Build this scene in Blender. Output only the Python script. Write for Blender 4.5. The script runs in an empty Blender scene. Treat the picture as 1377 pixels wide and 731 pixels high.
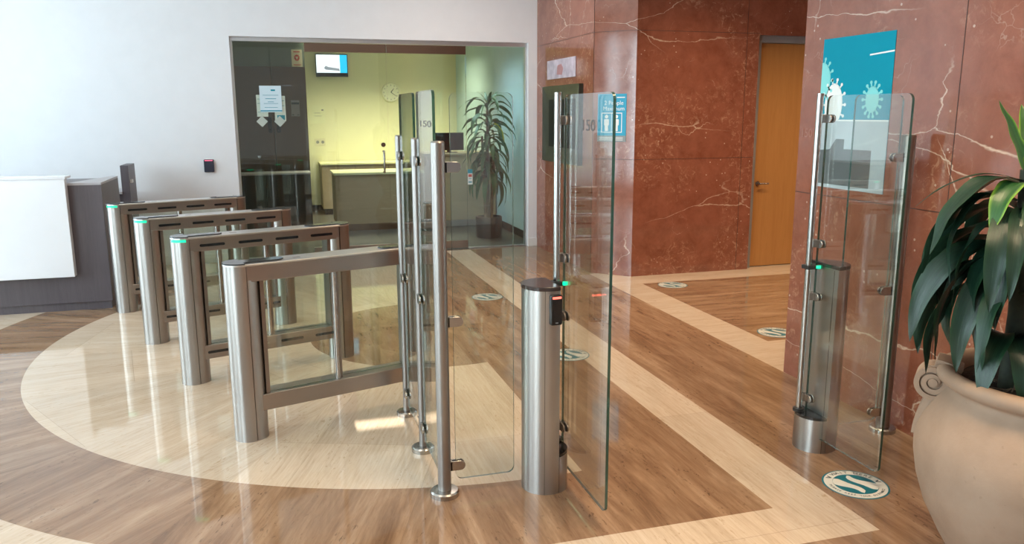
import bpy, bmesh, math, random
from math import sin, cos, pi, radians as R, atan2, hypot
from mathutils import Vector, Matrix
C = bpy.context.scene.collection
random.seed(7)

# ------------------------------------------------------------------ materials
class NT:
    """tiny node-tree helper"""
    def __init__(s, name):
        s.m = bpy.data.materials.new(name); s.m.use_nodes = True
        s.t = s.m.node_tree; s.t.nodes.clear()
        s.out = s.n('ShaderNodeOutputMaterial')
    def n(s, typ, **kw):
        x = s.t.nodes.new(typ)
        for k, v in kw.items(): setattr(x, k, v)
        return x
    def l(s, a, b): s.t.links.new(a, b)
    def put(s, sock, v):
        if isinstance(v, bpy.types.NodeSocket): s.l(v, sock)
        else: sock.default_value = v
    def math(s, op, a, b=0.0, c=0.0, clamp=False):
        x = s.n('ShaderNodeMath', operation=op); x.use_clamp = clamp
        s.put(x.inputs[0], a); s.put(x.inputs[1], b); s.put(x.inputs[2], c)
        return x.outputs[0]
    def gt(s, a, b): return s.math('GREATER_THAN', a, b)
    def lt(s, a, b): return s.math('LESS_THAN', a, b)
    def both(s, *a):
        r = a[0]
        for q in a[1:]: r = s.math('MULTIPLY', r, q)
        return r
    def any(s, *a):
        r = a[0]
        for q in a[1:]: r = s.math('MAXIMUM', r, q)
        return r
    def no(s, a): return s.math('SUBTRACT', 1.0, a)
    def mix(s, f, a, b):
        x = s.n('ShaderNodeMix', data_type='RGBA')
        s.put(x.inputs[0], f); s.put(x.inputs[6], a); s.put(x.inputs[7], b)
        return x.outputs[2]
    def mixv(s, f, a, b):
        x = s.n('ShaderNodeMix', data_type='VECTOR')
        s.put(x.inputs[0], f); s.put(x.inputs[4], a); s.put(x.inputs[5], b)
        return x.outputs[1]
    def noise(s, vec, scale, detail=4, rough=.55, dist=0.0):
        x = s.n('ShaderNodeTexNoise'); s.l(vec, x.inputs['Vector'])
        x.inputs['Scale'].default_value = scale; x.inputs['Detail'].default_value = detail
        x.inputs['Roughness'].default_value = rough; x.inputs['Distortion'].default_value = dist
        return x.outputs['Fac']
    def ramp(s, f, stops):
        x = s.n('ShaderNodeValToRGB'); s.l(f, x.inputs[0])
        e = x.color_ramp.elements
        while len(e) < len(stops): e.new(.5)
        for q, (p, c) in zip(e, stops):
            q.position = p; q.color = (*c, 1) if len(c) == 3 else c
        return x.outputs[0]
    def mrange(s, v, a, b, c=0.0, d=1.0):
        x = s.n('ShaderNodeMapRange'); x.clamp = True
        s.put(x.inputs[0], v)
        for i, q in enumerate((a, b, c, d)): x.inputs[i + 1].default_value = q
        return x.outputs[0]
    def scale(s, vec, sc, rot=0.0, loc=(0, 0, 0)):
        x = s.n('ShaderNodeMapping'); s.l(vec, x.inputs[0])
        x.inputs['Scale'].default_value = sc; x.inputs['Location'].default_value = loc
        x.inputs['Rotation'].default_value = (0, 0, rot)
        return x.outputs[0]
    def pos(s): return s.n('ShaderNodeNewGeometry').outputs['Position']
    def bsdf(s, color, rough=.5, metal=0.0, **kw):
        b = s.n('ShaderNodeBsdfPrincipled')
        s.put(b.inputs['Base Color'], color if not isinstance(color, tuple) else (*color, 1))
        s.put(b.inputs['Roughness'], rough); b.inputs['Metallic'].default_value = metal
        for k, v in kw.items(): s.put(b.inputs[k], v)
        s.l(b.outputs[0], s.out.inputs[0])
        return b
    def bump(s, b, h, strength=.2, dist=.01):
        x = s.n('ShaderNodeBump'); x.inputs['Strength'].default_value = strength
        x.inputs['Distance'].default_value = dist
        s.l(h, x.inputs['Height']); s.l(x.outputs[0], b.inputs['Normal'])

def plain(name, col, rough=.5, metal=0.0, vary=.06, scale=6.0, **kw):
    """paint / plastic / fabric with a faint procedural variation"""
    t = NT(name); f = t.noise(t.n('ShaderNodeTexCoord').outputs['Object'], scale)
    lo = tuple(c * (1 - vary) for c in col); hi = tuple(min(1, c * (1 + vary)) for c in col)
    t.bsdf(t.ramp(f, [(.3, lo), (.7, hi)]), rough, metal, **kw)
    return t.m

def emitter(name, col, strength):
    t = NT(name); b = t.bsdf((.02, .02, .02), .4)
    b.inputs['Emission Color'].default_value = (*col, 1); b.inputs['Emission Strength'].default_value = strength
    return t.m

def brushed(name, col, rough=.3, axis='z', aniso=0.0):
    """brushed metal: fine grain in the roughness; aniso smears reflections along the height of a round part"""
    t = NT(name); o = t.n('ShaderNodeTexCoord').outputs['Object']
    sc = (3, 3, 1.5) if axis == 'z' else (1.5, 3, 3)
    f = t.noise(t.scale(o, sc), 1.0, 2, .5)
    lo = tuple(c * .97 for c in col)
    b = t.bsdf(t.ramp(f, [(.3, lo), (.7, col)]), t.mrange(f, .3, .7, rough - .015, rough + .02), 1.0)
    if aniso:
        tg = t.n('ShaderNodeTangent', direction_type='RADIAL', axis='Z'); t.l(tg.outputs[0], b.inputs['Tangent'])
        b.inputs['Anisotropic'].default_value = aniso; b.inputs['Anisotropic Rotation'].default_value = .25
    return t.m

def glass(name, tint=(.95, .985, .965), f0=.045, dust=0.0):
    t = NT(name)
    lw = t.n('ShaderNodeLayerWeight'); lw.inputs['Blend'].default_value = .5
    p = t.math('POWER', lw.outputs['Facing'], 5.0)
    fac = t.math('MULTIPLY_ADD', p, 1 - f0, f0)
    tr = t.n('ShaderNodeBsdfTransparent'); tr.inputs[0].default_value = (*tint, 1)
    gl = t.n('ShaderNodeBsdfGlossy'); gl.inputs['Roughness'].default_value = 0.0
    gl.inputs[0].default_value = (1, 1, 1, 1)
    mx = t.n('ShaderNodeMixShader'); t.l(fac, mx.inputs[0]); t.l(tr.outputs[0], mx.inputs[1]); t.l(gl.outputs[0], mx.inputs[2])
    t.l(mx.outputs[0], t.out.inputs[0])
    return t.m

def glass_edge(name):
    t = NT(name); f = t.noise(t.n('ShaderNodeTexCoord').outputs['Object'], 9)
    b = t.bsdf(t.ramp(f, [(.3, (.012, .055, .040)), (.7, (.025, .09, .07))]), .08)
    b.inputs['Transmission Weight'].default_value = .35
    return t.m

def wood(name, a, b, rough=.4, sc=(9, 9, .8), axisrot=0.0, coat=0.0):
    t = NT(name); o = t.n('ShaderNodeTexCoord').outputs['Object']
    f = t.noise(t.scale(o, sc), 2.2, 6, .62, .6)
    g = t.noise(t.scale(o, tuple(q * 9 for q in sc)), 2.0, 2, .5)
    k = t.math('ADD', t.math('MULTIPLY', f, .75), t.math('MULTIPLY', g, .25))
    bb = t.bsdf(t.ramp(k, [(.3, a), (.68, b)]), rough)
    bb.inputs['Coat Weight'].default_value = coat
    return t.m

def marble(name):
    t = NT(name); p = t.pos()
    big = t.noise(p, 1.1, 5, .6, .5)
    mid = t.noise(p, 6.0, 6, .7, .3)
    base = t.mix(big, (.165, .045, .023, 1), (.28, .090, .052, 1))
    base = t.mix(t.mrange(mid, .35, .7), base, (.31, .110, .066, 1))
    # pale crystalline clouds
    cl = t.both(t.mrange(t.noise(p, 1.7, 3, .5), .50, .62), t.mrange(t.noise(t.scale(p, (1, 1, 1)), 16, 6, .75, 1.2), .52, .66))
    base = t.mix(t.math('MULTIPLY', cl, .75), base, (.50, .27, .17, 1))
    # long thin white veins: edges of large warped cells, thinned out by a slow mask
    def vein(sc, loc, scale, warp, w, m0, m1):
        q = t.scale(p, sc, 0, loc)
        nz = t.n('ShaderNodeTexNoise'); t.l(q, nz.inputs['Vector']); nz.inputs['Scale'].default_value = 2.2; nz.inputs['Detail'].default_value = 5
        nz.inputs['Roughness'].default_value = .55
        sb = t.n('ShaderNodeVectorMath', operation='SUBTRACT'); t.l(nz.outputs['Color'], sb.inputs[0]); sb.inputs[1].default_value = (.5, .5, .5)
        scl = t.n('ShaderNodeVectorMath', operation='SCALE'); t.l(sb.outputs[0], scl.inputs[0]); scl.inputs['Scale'].default_value = warp
        ad = t.n('ShaderNodeVectorMath', operation='ADD'); t.l(q, ad.inputs[0]); t.l(scl.outputs[0], ad.inputs[1])
        vo = t.n('ShaderNodeTexVoronoi', feature='DISTANCE_TO_EDGE'); t.l(ad.outputs[0], vo.inputs['Vector']); vo.inputs['Scale'].default_value = scale
        wv = t.math('MULTIPLY', t.mrange(t.noise(q, 3.0, 2, .5), .3, .7, .25, 1.5), w)
        line = t.math('SUBTRACT', 1.0, t.math('DIVIDE', vo.outputs['Distance'], wv), 0, True)
        mask = t.mrange(t.noise(q, scale * .9, 1, .5), m0, m1)
        return t.math('MULTIPLY', line, mask)
    v1 = vein((.62, .62, 1.5), (6.4, 4.1, 2.9), .80, .30, .0050, .47, .55)
    v2 = vein((1.2, 1.2, .8), (7.3, 2.2, 5.4), .8, .4, .0040, .55, .62)
    v3 = vein((1.2, 1.2, 1.2), (1.3, 9.2, 2.4), 3.4, .5, .012, .56, .70)
    vv = t.any(v1, v2, t.math('MULTIPLY', v3, .28))
    base = t.mix(t.math('MULTIPLY', vv, .85), base, (.74, .56, .42, 1))
    # small white flecks
    vo = t.n('ShaderNodeTexVoronoi'); t.l(p, vo.inputs['Vector']); vo.inputs['Scale'].default_value = 15
    fl = t.both(t.lt(vo.outputs['Distance'], .10), t.gt(t.noise(p, 2.4, 2), .55))
    base = t.mix(t.math('MULTIPLY', fl, .55), base, (.72, .55, .42, 1))
    b = t.bsdf(base, t.mrange(mid, .3, .7, .07, .13))
    b.inputs['IOR'].default_value = 1.8
    return t.m

def floor_mat():
    t = NT('polished_travertine_floor'); p = t.pos()
    s = t.n('ShaderNodeSeparateXYZ'); t.l(p, s.inputs[0]); x, y = s.outputs[0], s.outputs[1]
    def dist(cx, cy):
        dx = t.math('SUBTRACT', x, cx); dy = t.math('SUBTRACT', y, cy)
        return t.math('SQRT', t.math('ADD', t.math('MULTIPLY', dx, dx), t.math('MULTIPLY', dy, dy)))
    def rect(x0, x1, y0, y1): return t.both(t.gt(x, x0), t.lt(x, x1), t.gt(y, y0), t.lt(y, y1))
    r = dist(1.091, 6.0); r2 = dist(1.10, 5.90)
    disc = t.both(t.lt(r, 2.755), t.lt(x, 1.301), t.gt(r2, .925))
    outer = t.both(t.gt(r, 3.36), t.lt(x, 1.2))
    band = t.any(rect(1.945, 2.25, 2.40, 9.44), rect(.6, 2.25, 2.40, 2.68))
    corr = t.any(rect(3.083, 3.40, 4.2, 7.6), rect(3.083, 9, 6.98, 7.6), rect(3.083, 9, 4.2, 4.875))
    light = t.any(disc, outer, band, corr)
    # directions of the stone's grain: radial in the round, along the strips elsewhere
    th = t.math('ARCTAN2', t.math('SUBTRACT', y, 6.0), t.math('SUBTRACT', x, 1.091))
    sec = pi / 9
    snap = t.math('MULTIPLY', t.math('ADD', t.math('FLOOR', t.math('DIVIDE', th, sec)), .5), sec)
    rd = t.both(t.lt(x, 1.301), t.gt(r2, .925))
    incorr = t.gt(x, 3.083)
    ang = t.math('ADD', t.math('MULTIPLY', rd, snap), t.math('MULTIPLY', t.no(t.any(rd, incorr)), pi / 2))
    crossband = t.any(rect(1.2, 2.25, 2.40, 2.68), t.lt(r2, .925))
    vr = t.n('ShaderNodeVectorRotate', rotation_type='Z_AXIS'); t.l(p, vr.inputs['Vector'])
    t.l(t.math('MULTIPLY', ang, -1.0), vr.inputs['Angle'])
    v = vr.outputs[0]
    off = t.n('ShaderNodeCombineXYZ'); t.put(off.inputs[2], t.math('MULTIPLY', snap, 0.7)); 
    va = t.n('ShaderNodeVectorMath', operation='ADD'); t.l(v, va.inputs[0]); t.l(off.outputs[0], va.inputs[1]); v = va.outputs[0]
    fine = t.noise(t.scale(v, (2.2, 34, 1)), 2.2, 7, .70, .25)
    wide = t.noise(t.scale(v, (.7, 5.0, 1)), 1.6, 7, .66, .45)
    k = t.math('ADD', t.math('MULTIPLY', fine, .6), t.math('MULTIPLY', wide, .4))
    lightc = t.ramp(k, [(.34, (.45, .34, .24)), (.5, (.56, .44, .33)), (.66, (.63, .52, .41))])
    kd = t.math('ADD', t.math('MULTIPLY', fine, .25), t.math('MULTIPLY', wide, .75))
    darkc = t.ramp(kd, [(.32, (.130, .070, .040)), (.44, (.222, .129, .075)), (.52, (.280, .170, .102)), (.60, (.345, .220, .138)), (.70, (.45, .315, .21))])
    # tone steps from slab to slab
    brick = t.n('ShaderNodeTexWhiteNoise', noise_dimensions='3D')
    fl = t.n('ShaderNodeVectorMath', operation='FLOOR'); t.l(t.scale(v, (.8, 1.62, .0)), fl.inputs[0]); t.l(fl.outputs[0], brick.inputs['Vector'])
    tone = t.mrange(brick.outputs['Value'], 0, 1, .94, 1.05)
    col = t.mix(light, darkc, lightc)
    tm = t.n('ShaderNodeVectorMath', operation='SCALE'); t.l(col, tm.inputs[0]); t.l(tone, tm.inputs['Scale']); col = tm.outputs[0]
    # pits
    pit = t.both(t.mrange(t.noise(t.scale(v, (14, 42, 1)), 1.6, 3, .65, .4), .605, .66), t.mrange(t.noise(t.scale(v, (1.2, 5, 1)), 1.4, 3, .6), .44, .60))
    pitc = t.mix(light, (.065, .035, .019, 1), (.36, .25, .15, 1))
    col = t.mix(t.math('MULTIPLY', pit, .7), col, pitc)
    # thin joints between slabs
    sv = t.n('ShaderNodeSeparateXYZ'); t.l(t.scale(v, (.8, 1.62, 0)), sv.inputs[0])
    j = t.any(t.lt(t.math('FRACT', sv.outputs[0]), .0022), t.lt(t.math('FRACT', sv.outputs[1]), .0030))
    col = t.mix(t.math('MULTIPLY', j, .35), col, (.10, .055, .03, 1))
    b = t.bsdf(col, t.mrange(fine, .3, .7, .025, .06))
    b.inputs['IOR'].default_value = 1.55
    return t.m

M = {}
M['floor'] = floor_mat()
M['marble'] = marble('red_veined_marble')
M['wallwhite'] = plain('white_wall_paint', (.82, .81, .835), .6, vary=.015)
M['trimwhite'] = plain('white_trim_paint', (.80, .79, .78), .4, vary=.02)
M['ceil'] = plain('ceiling_white', (.75, .74, .72), .8, vary=.02)
M['cream'] = plain('cream_office_paint', (.80, .76, .54), .55, vary=.02)
M['palewall'] = plain('daylight_tinted_wall', (.50, .66, .73), .55, vary=.02)  # blue of the daylight is put into the wall colour
M['greygreen'] = plain('grey_green_paint', (.16, .20, .18), .6)
M['carpet'] = plain('dark_carpet', (.060, .052, .045), .55, vary=.25, scale=3)
M['steel'] = brushed('brushed_steel', (.40, .375, .355), .38, 'z', .60)
M['steelh'] = brushed('brushed_steel_beam', (.36, .31, .28), .34, 'x')
M['steelpost'] = brushed('satin_steel_post', (.31, .285, .268), .42, 'z', .35)
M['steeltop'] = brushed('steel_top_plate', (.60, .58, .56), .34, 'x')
M['chrome'] = brushed('satin_chrome', (.44, .42, .40), .24)
M['shadedsteel'] = brushed('shadowed_steel_frame', (.28, .24, .215), .35, 'z', .6)  # darker copy of the steel with shade put into its colour
M['bronze'] = brushed('bronze_tinted_rail', (.24, .17, .13), .30, 'x')
M['alu'] = plain('silver_aluminium', (.62, .62, .63), .35, .9, vary=.03)
M['black'] = plain('black_gloss', (.012, .012, .013), .12)
M['blackmat'] = plain('black_matt', (.014, .013, .013), .5)
M['dullblack'] = plain('dull_black_screen', (.008, .008, .009), .4, **{'Specular IOR Level': .12})
M['capglass'] = plain('dark_cap_glass', (.045, .05, .055), .08)
M['capbrown'] = plain('dark_brown_cap', (.035, .022, .020), .16)
M['glass'] = glass('clear_glass', (.925, .972, .94), .06)
M['wingglass'] = glass('wing_glass', (.955, .985, .972), .085)
M['doorglass'] = glass('door_glass', (.93, .96, .92), .05)
M['edge'] = glass_edge('green_glass_edge')
M['green'] = emitter('green_led', (.0, .70, .30), 1.6)
M['red'] = emitter('red_led', (1, .12, .08), 2.5)
M['pinkled'] = emitter('pink_led', (1, .15, .25), 1.2)
M['desk'] = wood('grey_violet_laminate', (.085, .068, .078), (.115, .094, .105), .4, (14, 14, 1.0))
M['desktop'] = plain('grey_desk_top', (.42, .40, .42), .4)
M['deskpanel'] = plain('white_back_painted_glass', (.80, .80, .84), .15, vary=.01)
M['officewood'] = wood('tan_desk_laminate', (.31, .23, .145), (.36, .27, .175), .45, (3, 3, 14))
M['deskcream'] = plain('cream_desk_top', (.72, .68, .42), .35)
M['darkwood'] = wood('dark_brown_door_wood', (.085, .050, .028), (.115, .067, .040), .4, (12, 12, .8))
M['darkpanel'] = plain('charcoal_panel', (.028, .029, .028), .4, vary=.2)
M['oak'] = wood('honey_wood_door', (.42, .185, .055), (.50, .235, .075), .35, (10, 10, .7))
M['grey'] = plain('mid_grey_frame', (.25, .24, .24), .4)
M['teal'] = plain('teal_print', (.0, .27, .38), .6, vary=.02, **{'Specular IOR Level': .15})
M['skyteal'] = plain('bright_teal_print', (.0, .32, .52), .4, vary=.02)
M['mint'] = plain('mint_print', (.22, .66, .66), .5, vary=.02)
M['paperwhite'] = plain('white_print', (.80, .81, .80), .5, vary=.02)
M['paperblue'] = plain('pale_blue_paper', (.62, .76, .84), .5, vary=.02)
M['palegrey'] = plain('pale_grey_print', (.42, .49, .53), .5, vary=.06)
M['darkgreyshape'] = plain('dark_grey_shape', (.10, .115, .12), .5, vary=.1)
M['midgreyprint'] = plain('mid_grey_print', (.24, .27, .28), .5, vary=.1)
M['stickerteal'] = plain('floor_sticker_teal', (.0, .13, .17), .3, vary=.03)
M['stickerwhite'] = plain('floor_sticker_white', (.62, .60, .54), .3, vary=.04)
M['ink'] = plain('dark_ink', (.02, .04, .05), .4)
M['etch'] = plain('frosted_lettering', (.13, .12, .125), .8)
M['lilac'] = plain('lilac_reflection', (.50, .42, .50), .2, vary=.25, scale=9)  # colour of a bright reflection in the polished marble
M['beige'] = plain('beige_sign', (.72, .66, .50), .5)
M['redprint'] = plain('red_print', (.55, .06, .04), .5)
M['diamond'] = plain('pale_grey_green_decal', (.45, .50, .45), .5)
M['housing'] = plain('dark_olive_housing', (.045, .045, .032), .30, .3, vary=.3)
M['tvscreen'] = emitter('tv_screen_white', (.85, .93, 1.0), 1.15)
M['tvcyan'] = emitter('tv_screen_cyan', (.0, .55, .95), 1.0)
M['tvgrey'] = emitter('tv_screen_grey', (.30, .34, .40), .8)
M['clay'] = None
def clay():
    t = NT('sandy_terracotta'); o = t.n('ShaderNodeTexCoord').outputs['Object']
    f = t.noise(o, 3.0, 5, .6); g = t.noise(o, 90, 3, .6)
    c = t.ramp(f, [(.3, (.235, .150, .097)), (.55, (.305, .206, .142)), (.75, (.35, .25, .178))])
    pit = t.mrange(t.noise(o, 45, 2, .5), .70, .74)
    c = t.mix(t.math('MULTIPLY', pit, .35), c, (.20, .13, .08, 1))
    b = t.bsdf(c, .75); t.bump(b, g, .12, .004)
    return t.m
M['clay'] = clay()
def soil():
    t = NT('dark_bark_soil'); o = t.n('ShaderNodeTexCoord').outputs['Object']
    f = t.noise(o, 40, 5, .7)
    b = t.bsdf(t.ramp(f, [(.35, (.012, .008, .006)), (.7, (.07, .045, .03))]), .9); t.bump(b, f, 1.0, .03)
    return t.m
M['soil'] = soil()
def leafm(name, dark, mid, edge, rough=.34):
    t = NT(name); uv = t.n('ShaderNodeUVMap').outputs[0]
    s = t.n('ShaderNodeSeparateXYZ'); t.l(uv, s.inputs[0])
    a = t.math('ABSOLUTE', t.math('SUBTRACT', s.outputs[0], .5))
    st = t.noise(t.scale(uv, (26, .8, 1)), 1.0, 3, .6)
    c = t.mix(t.mrange(st, .4, .62), (*dark, 1), (*mid, 1))
    c = t.mix(t.mrange(a, .33, .47), c, (*edge, 1))
    b = t.bsdf(c, rough); t.bump(b, st, .25, .004)
    return t.m
M['leaf'] = leafm('deep_green_leaf', (.006, .024, .014), (.011, .038, .022), (.012, .045, .020))
M['leafy'] = leafm('yellow_edged_leaf', (.018, .075, .022), (.03, .11, .025), (.16, .30, .03))
M['leafo'] = leafm('green_leaf', (.035, .095, .038), (.06, .14, .055), (.08, .18, .06), .38)
M['leafyel'] = leafm('yellow_leaf', (.40, .36, .04), (.5, .46, .06), (.45, .5, .06), .35)
M['bark'] = plain('tan_cane_bark', (.16, .115, .075), .8, vary=.4, scale=25)
M['barkdark'] = plain('green_cane_bark', (.025, .032, .018), .7, vary=.4, scale=25)

# ------------------------------------------------------------------ geometry helpers
def BM(): return bmesh.new()
def box(bm, x0, x1, y0, y1, z0, z1):
    v = [bm.verts.new(q) for q in ((x0,y0,z0),(x1,y0,z0),(x1,y1,z0),(x0,y1,z0),(x0,y0,z1),(x1,y0,z1),(x1,y1,z1),(x0,y1,z1))]
    for f in ((3,2,1,0),(4,5,6,7),(0,1,5,4),(1,2,6,5),(2,3,7,6),(3,0,4,7)): bm.faces.new([v[i] for i in f])
    return bm
def prism(bm, poly, z0, z1, tf=None):
    """extrude a 2D polygon from z0 to z1; tf maps (a,b,c) to xyz"""
    tf = tf or (lambda a, b, c: (a, b, c))
    lo = [bm.verts.new(tf(a, b, z0)) for a, b in poly]; hi = [bm.verts.new(tf(a, b, z1)) for a, b in poly]
    n = len(poly)
    bm.faces.new(lo[::-1]); bm.faces.new(hi)
    for i in range(n): bm.faces.new((lo[i], lo[(i+1) % n], hi[(i+1) % n], hi[i]))
    return bm
def circle(r, n=32, cx=0, cy=0, a0=0, a1=2*pi):
    full = abs(a1 - a0 - 2*pi) < 1e-6
    k = n if full else n + 1
    return [(cx + r*cos(a0 + (a1-a0)*i/n), cy + r*sin(a0 + (a1-a0)*i/n)) for i in range(k)]
def rrect(x0, x1, y0, y1, r, n=6, corners=(1,1,1,1)):
    """rounded rectangle; corners: (x0y0, x1y0, x1y1, x0y1)"""
    P = []
    for (cx, cy, a, px, py, on) in ((x0+r,y0+r,pi,x0,y0,corners[0]),(x1-r,y0+r,1.5*pi,x1,y0,corners[1]),(x1-r,y1-r,0,x1,y1,corners[2]),(x0+r,y1-r,.5*pi,x0,y1,corners[3])):
        if on: P += [(cx + r*cos(a + .5*pi*i/n), cy + r*sin(a + .5*pi*i/n)) for i in range(n+1)]
        else: P.append((px, py))
    return P
def tube(bm, pts, rad, n=12, cap=True):
    pts = [Vector(p) for p in pts]
    rad = rad if isinstance(rad, (list, tuple)) else [rad]*len(pts)
    rings = []; up = None
    for i, p in enumerate(pts):
        d = (pts[min(i+1, len(pts)-1)] - pts[max(i-1, 0)]).normalized()
        if up is None: up = Vector((0,0,1)) if abs(d.z) < .9 else Vector((1,0,0))
        a = d.cross(up).normalized(); b = a.cross(d).normalized(); up = b
        rings.append([bm.verts.new(p + (a*cos(2*pi*k/n) + b*sin(2*pi*k/n))*rad[i]) for k in range(n)])
    for i in range(len(rings)-1):
        for k in range(n): bm.faces.new((rings[i][k], rings[i][(k+1)%n], rings[i+1][(k+1)%n], rings[i+1][k]))
    if cap: bm.faces.new(rings[0][::-1]); bm.faces.new(rings[-1])
    return bm
def lathe(bm, prof, n=64, cx=0, cy=0):
    rings = []
    for r, z in prof:
        if r < 1e-6: rings.append([bm.verts.new((cx, cy, z))])
        else: rings.append([bm.verts.new((cx + r*cos(2*pi*k/n), cy + r*sin(2*pi*k/n), z)) for k in range(n)])
    for a, b in zip(rings, rings[1:]):
        for k in range(n):
            q = (a[k % len(a)], a[(k+1) % len(a)], b[(k+1) % len(b)], b[k % len(b)])
            u = []
            for w in q:
                if w not in u: u.append(w)
            if len(u) > 2: bm.faces.new(u)
    return bm
def text_mesh(s, size, depth=.0006):
    cu = bpy.data.curves.new('glyph', 'FONT'); cu.body = s; cu.size = size; cu.align_x = 'CENTER'; cu.align_y = 'CENTER'
    cu.extrude = depth; cu.resolution_u = 3
    o = bpy.data.objects.new('glyph', cu); C.objects.link(o)
    bpy.context.view_layer.update()
    me = bpy.data.meshes.new_from_object(o.evaluated_get(bpy.context.evaluated_depsgraph_get()))
    bpy.data.objects.remove(o); bpy.data.curves.remove(cu)
    return me
def add_text(bm, s, size, mat, depth=.0006):
    me = text_mesh(s, size, depth); me.transform(mat); bm.from_mesh(me); bpy.data.meshes.remove(me)
    return bm
def obj(name, bm, mat, parent=None, bevel=0.0, sharp=.6, recalc=True):
    if recalc: bmesh.ops.recalc_face_normals(bm, faces=bm.faces)
    for f in bm.faces: f.smooth = True
    for e in bm.edges:
        if len(e.link_faces) == 2 and e.calc_face_angle(0) > sharp: e.smooth = False
    me = bpy.data.meshes.new(name); bm.to_mesh(me); bm.free()
    mats = mat if isinstance(mat, (list, tuple)) else [mat]
    for m in mats: me.materials.append(m)
    o = bpy.data.objects.new(name, me); C.objects.link(o)
    if parent: o.parent = parent
    if bevel:
        b = o.modifiers.new('Bevel', 'BEVEL'); b.width = bevel; b.segments = 2; b.limit_method = 'ANGLE'; b.angle_limit = .6
    return o
def tag(o, label, cat, group=None, kind=None):
    o['label'] = label; o['category'] = cat
    if group: o['group'] = group
    if kind: o['kind'] = kind
    return o
def thing(name, label, cat, loc=(0,0,0), rz=0.0, group=None):
    o = bpy.data.objects.new(name, None); o.empty_display_size = .1; C.objects.link(o)
    o.location = loc; o.rotation_euler = (0, 0, rz)
    return tag(o, label, cat, group)
def struct(name, bm, mat, label, parent=None, **kw):
    o = obj(name, bm, mat, parent, **kw); o['kind'] = 'structure'; o['label'] = label; o['category'] = name.split('_')[0].split('.')[0]
    return o
def pane(name, poly, z0, z1, tf, parent, mat='glass', label=None):
    """a sheet of glass with green polished edges; poly in the sheet's plane"""
    bm = BM(); prism(bm, poly, z0, z1, tf); bm.faces.ensure_lookup_table()
    for f in bm.faces[2:]: f.material_index = 1
    return obj(name, bm, [M[mat], M['edge']], parent)
XZ = lambda a, b, c: (a, c, b)     # polygon in x-z, thickness along y
YZ = lambda a, b, c: (c, a, b)     # polygon in y-z, thickness along x
def dup(root, name=None):
    r = root.copy(); C.objects.link(r)
    for ch in list(root.children):
        c = ch.copy(); C.objects.link(c); c.parent = r
        for g in list(ch.children):
            d = g.copy(); C.objects.link(d); d.parent = c
    return r

# ------------------------------------------------------------------ camera
fpx, pit, yaw, rol = 1069.727, .196968, .287162, -.003339
fw = Vector((sin(yaw)*cos(pit), cos(yaw)*cos(pit), -sin(pit))); rt = Vector((cos(yaw), -sin(yaw), 0)); up = rt.cross(fw)
r_ = rt*cos(rol) + up*sin(rol); u_ = -rt*sin(rol) + up*cos(rol)
cam = bpy.data.cameras.new('camera'); camo = bpy.data.objects.new('camera', cam); C.objects.link(camo)
mw = Matrix.Identity(4)
for i in range(3): mw[i][0] = r_[i]; mw[i][1] = u_[i]; mw[i][2] = -fw[i]
mw[2][3] = 1.65
camo.matrix_world = mw
cam.sensor_width = 36; cam.lens = fpx/1377*36; cam.clip_start = .05; cam.clip_end = 200
bpy.context.scene.camera = camo

# ------------------------------------------------------------------ the lobby shell
H = 3.5; GY = 9.46
bm = BM(); box(bm, -4.4, 9.2, -5.2, 9.50, -.10, 0)
struct('floor', bm, M['floor'], 'polished travertine lobby floor with a pale disc and brown bands')
bm = BM(); box(bm, -1.4, 3.4, 9.50, 14.5, -.10, 0.0)
struct('floor.001', bm, M['carpet'], 'dark office floor behind the glass front')
bm = BM(); box(bm, -4.4, 9.2, -5.2, 9.7, H, H+.1)
struct('ceiling', bm, M['ceil'], 'white lobby ceiling above the frame')
bm = BM(); box(bm, -1.4, 3.4, 9.66, 14.5, 2.80, 2.9)
struct('ceiling.001', bm, M['ceil'], 'office ceiling behind the glass front')
# white wall with the glazed opening (x -.40..3.01, up to z 2.48)
bm = BM(); box(bm, -4.4, -.40, GY, GY+.2, 0, H); box(bm, -.40, 3.01, GY, GY+.2, 2.48, H); box(bm, 3.01, 3.155, GY, GY+.2, 0, H)
struct('wall_back', bm, M['wallwhite'], 'white wall around the glazed office front')
bm = BM(); box(bm, 3.005, 3.135, GY-.014, GY, 0, .105); box(bm, -4.2, -.40, GY-.014, GY, 0, .105)
struct('baseboard_back', bm, M['trimwhite'], 'white baseboard of the white wall', bevel=.003)
# left wall, glazed, out of the frame: piers, sill and head around three windows
WX = -4.2; wins = [(-1.6, 1.4), (2.3, 3.70), (3.93, 4.20), (5.2, 8.4)]
bm = BM(); box(bm, WX-.2, WX, -5.2, 9.7, 0, .25); box(bm, WX-.2, WX, -5.2, 9.7, 3.2, H)
ys = [-5.2] + [q for w in wins for q in w] + [9.7]
for a, b in zip(ys[::2], ys[1::2]): box(bm, WX-.2, WX, a, b, .25, 3.2)
struct('wall_left', bm, M['wallwhite'], 'white window wall left of the frame')
for k, (a, b) in enumerate(wins):
    bm = BM(); 
    n = max(1, round((b-a)/1.05))
    for i in range(n+1):
        q = a + (b-a)*i/n; box(bm, WX-.12, WX-.04, max(a, q-.03), min(b, q+.03), .25, 3.2)
    box(bm, WX-.12, WX-.04, a, b, .25, .31); box(bm, WX-.12, WX-.04, a, b, 3.14, 3.2)
    w = struct('window_%d' % (k+1), bm, M['alu'], 'aluminium framed lobby window left of the frame')
    pane('pane', [(a, .31), (b, .31), (b, 3.14), (a, 3.14)], WX-.085, WX-.075, YZ, w)
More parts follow.
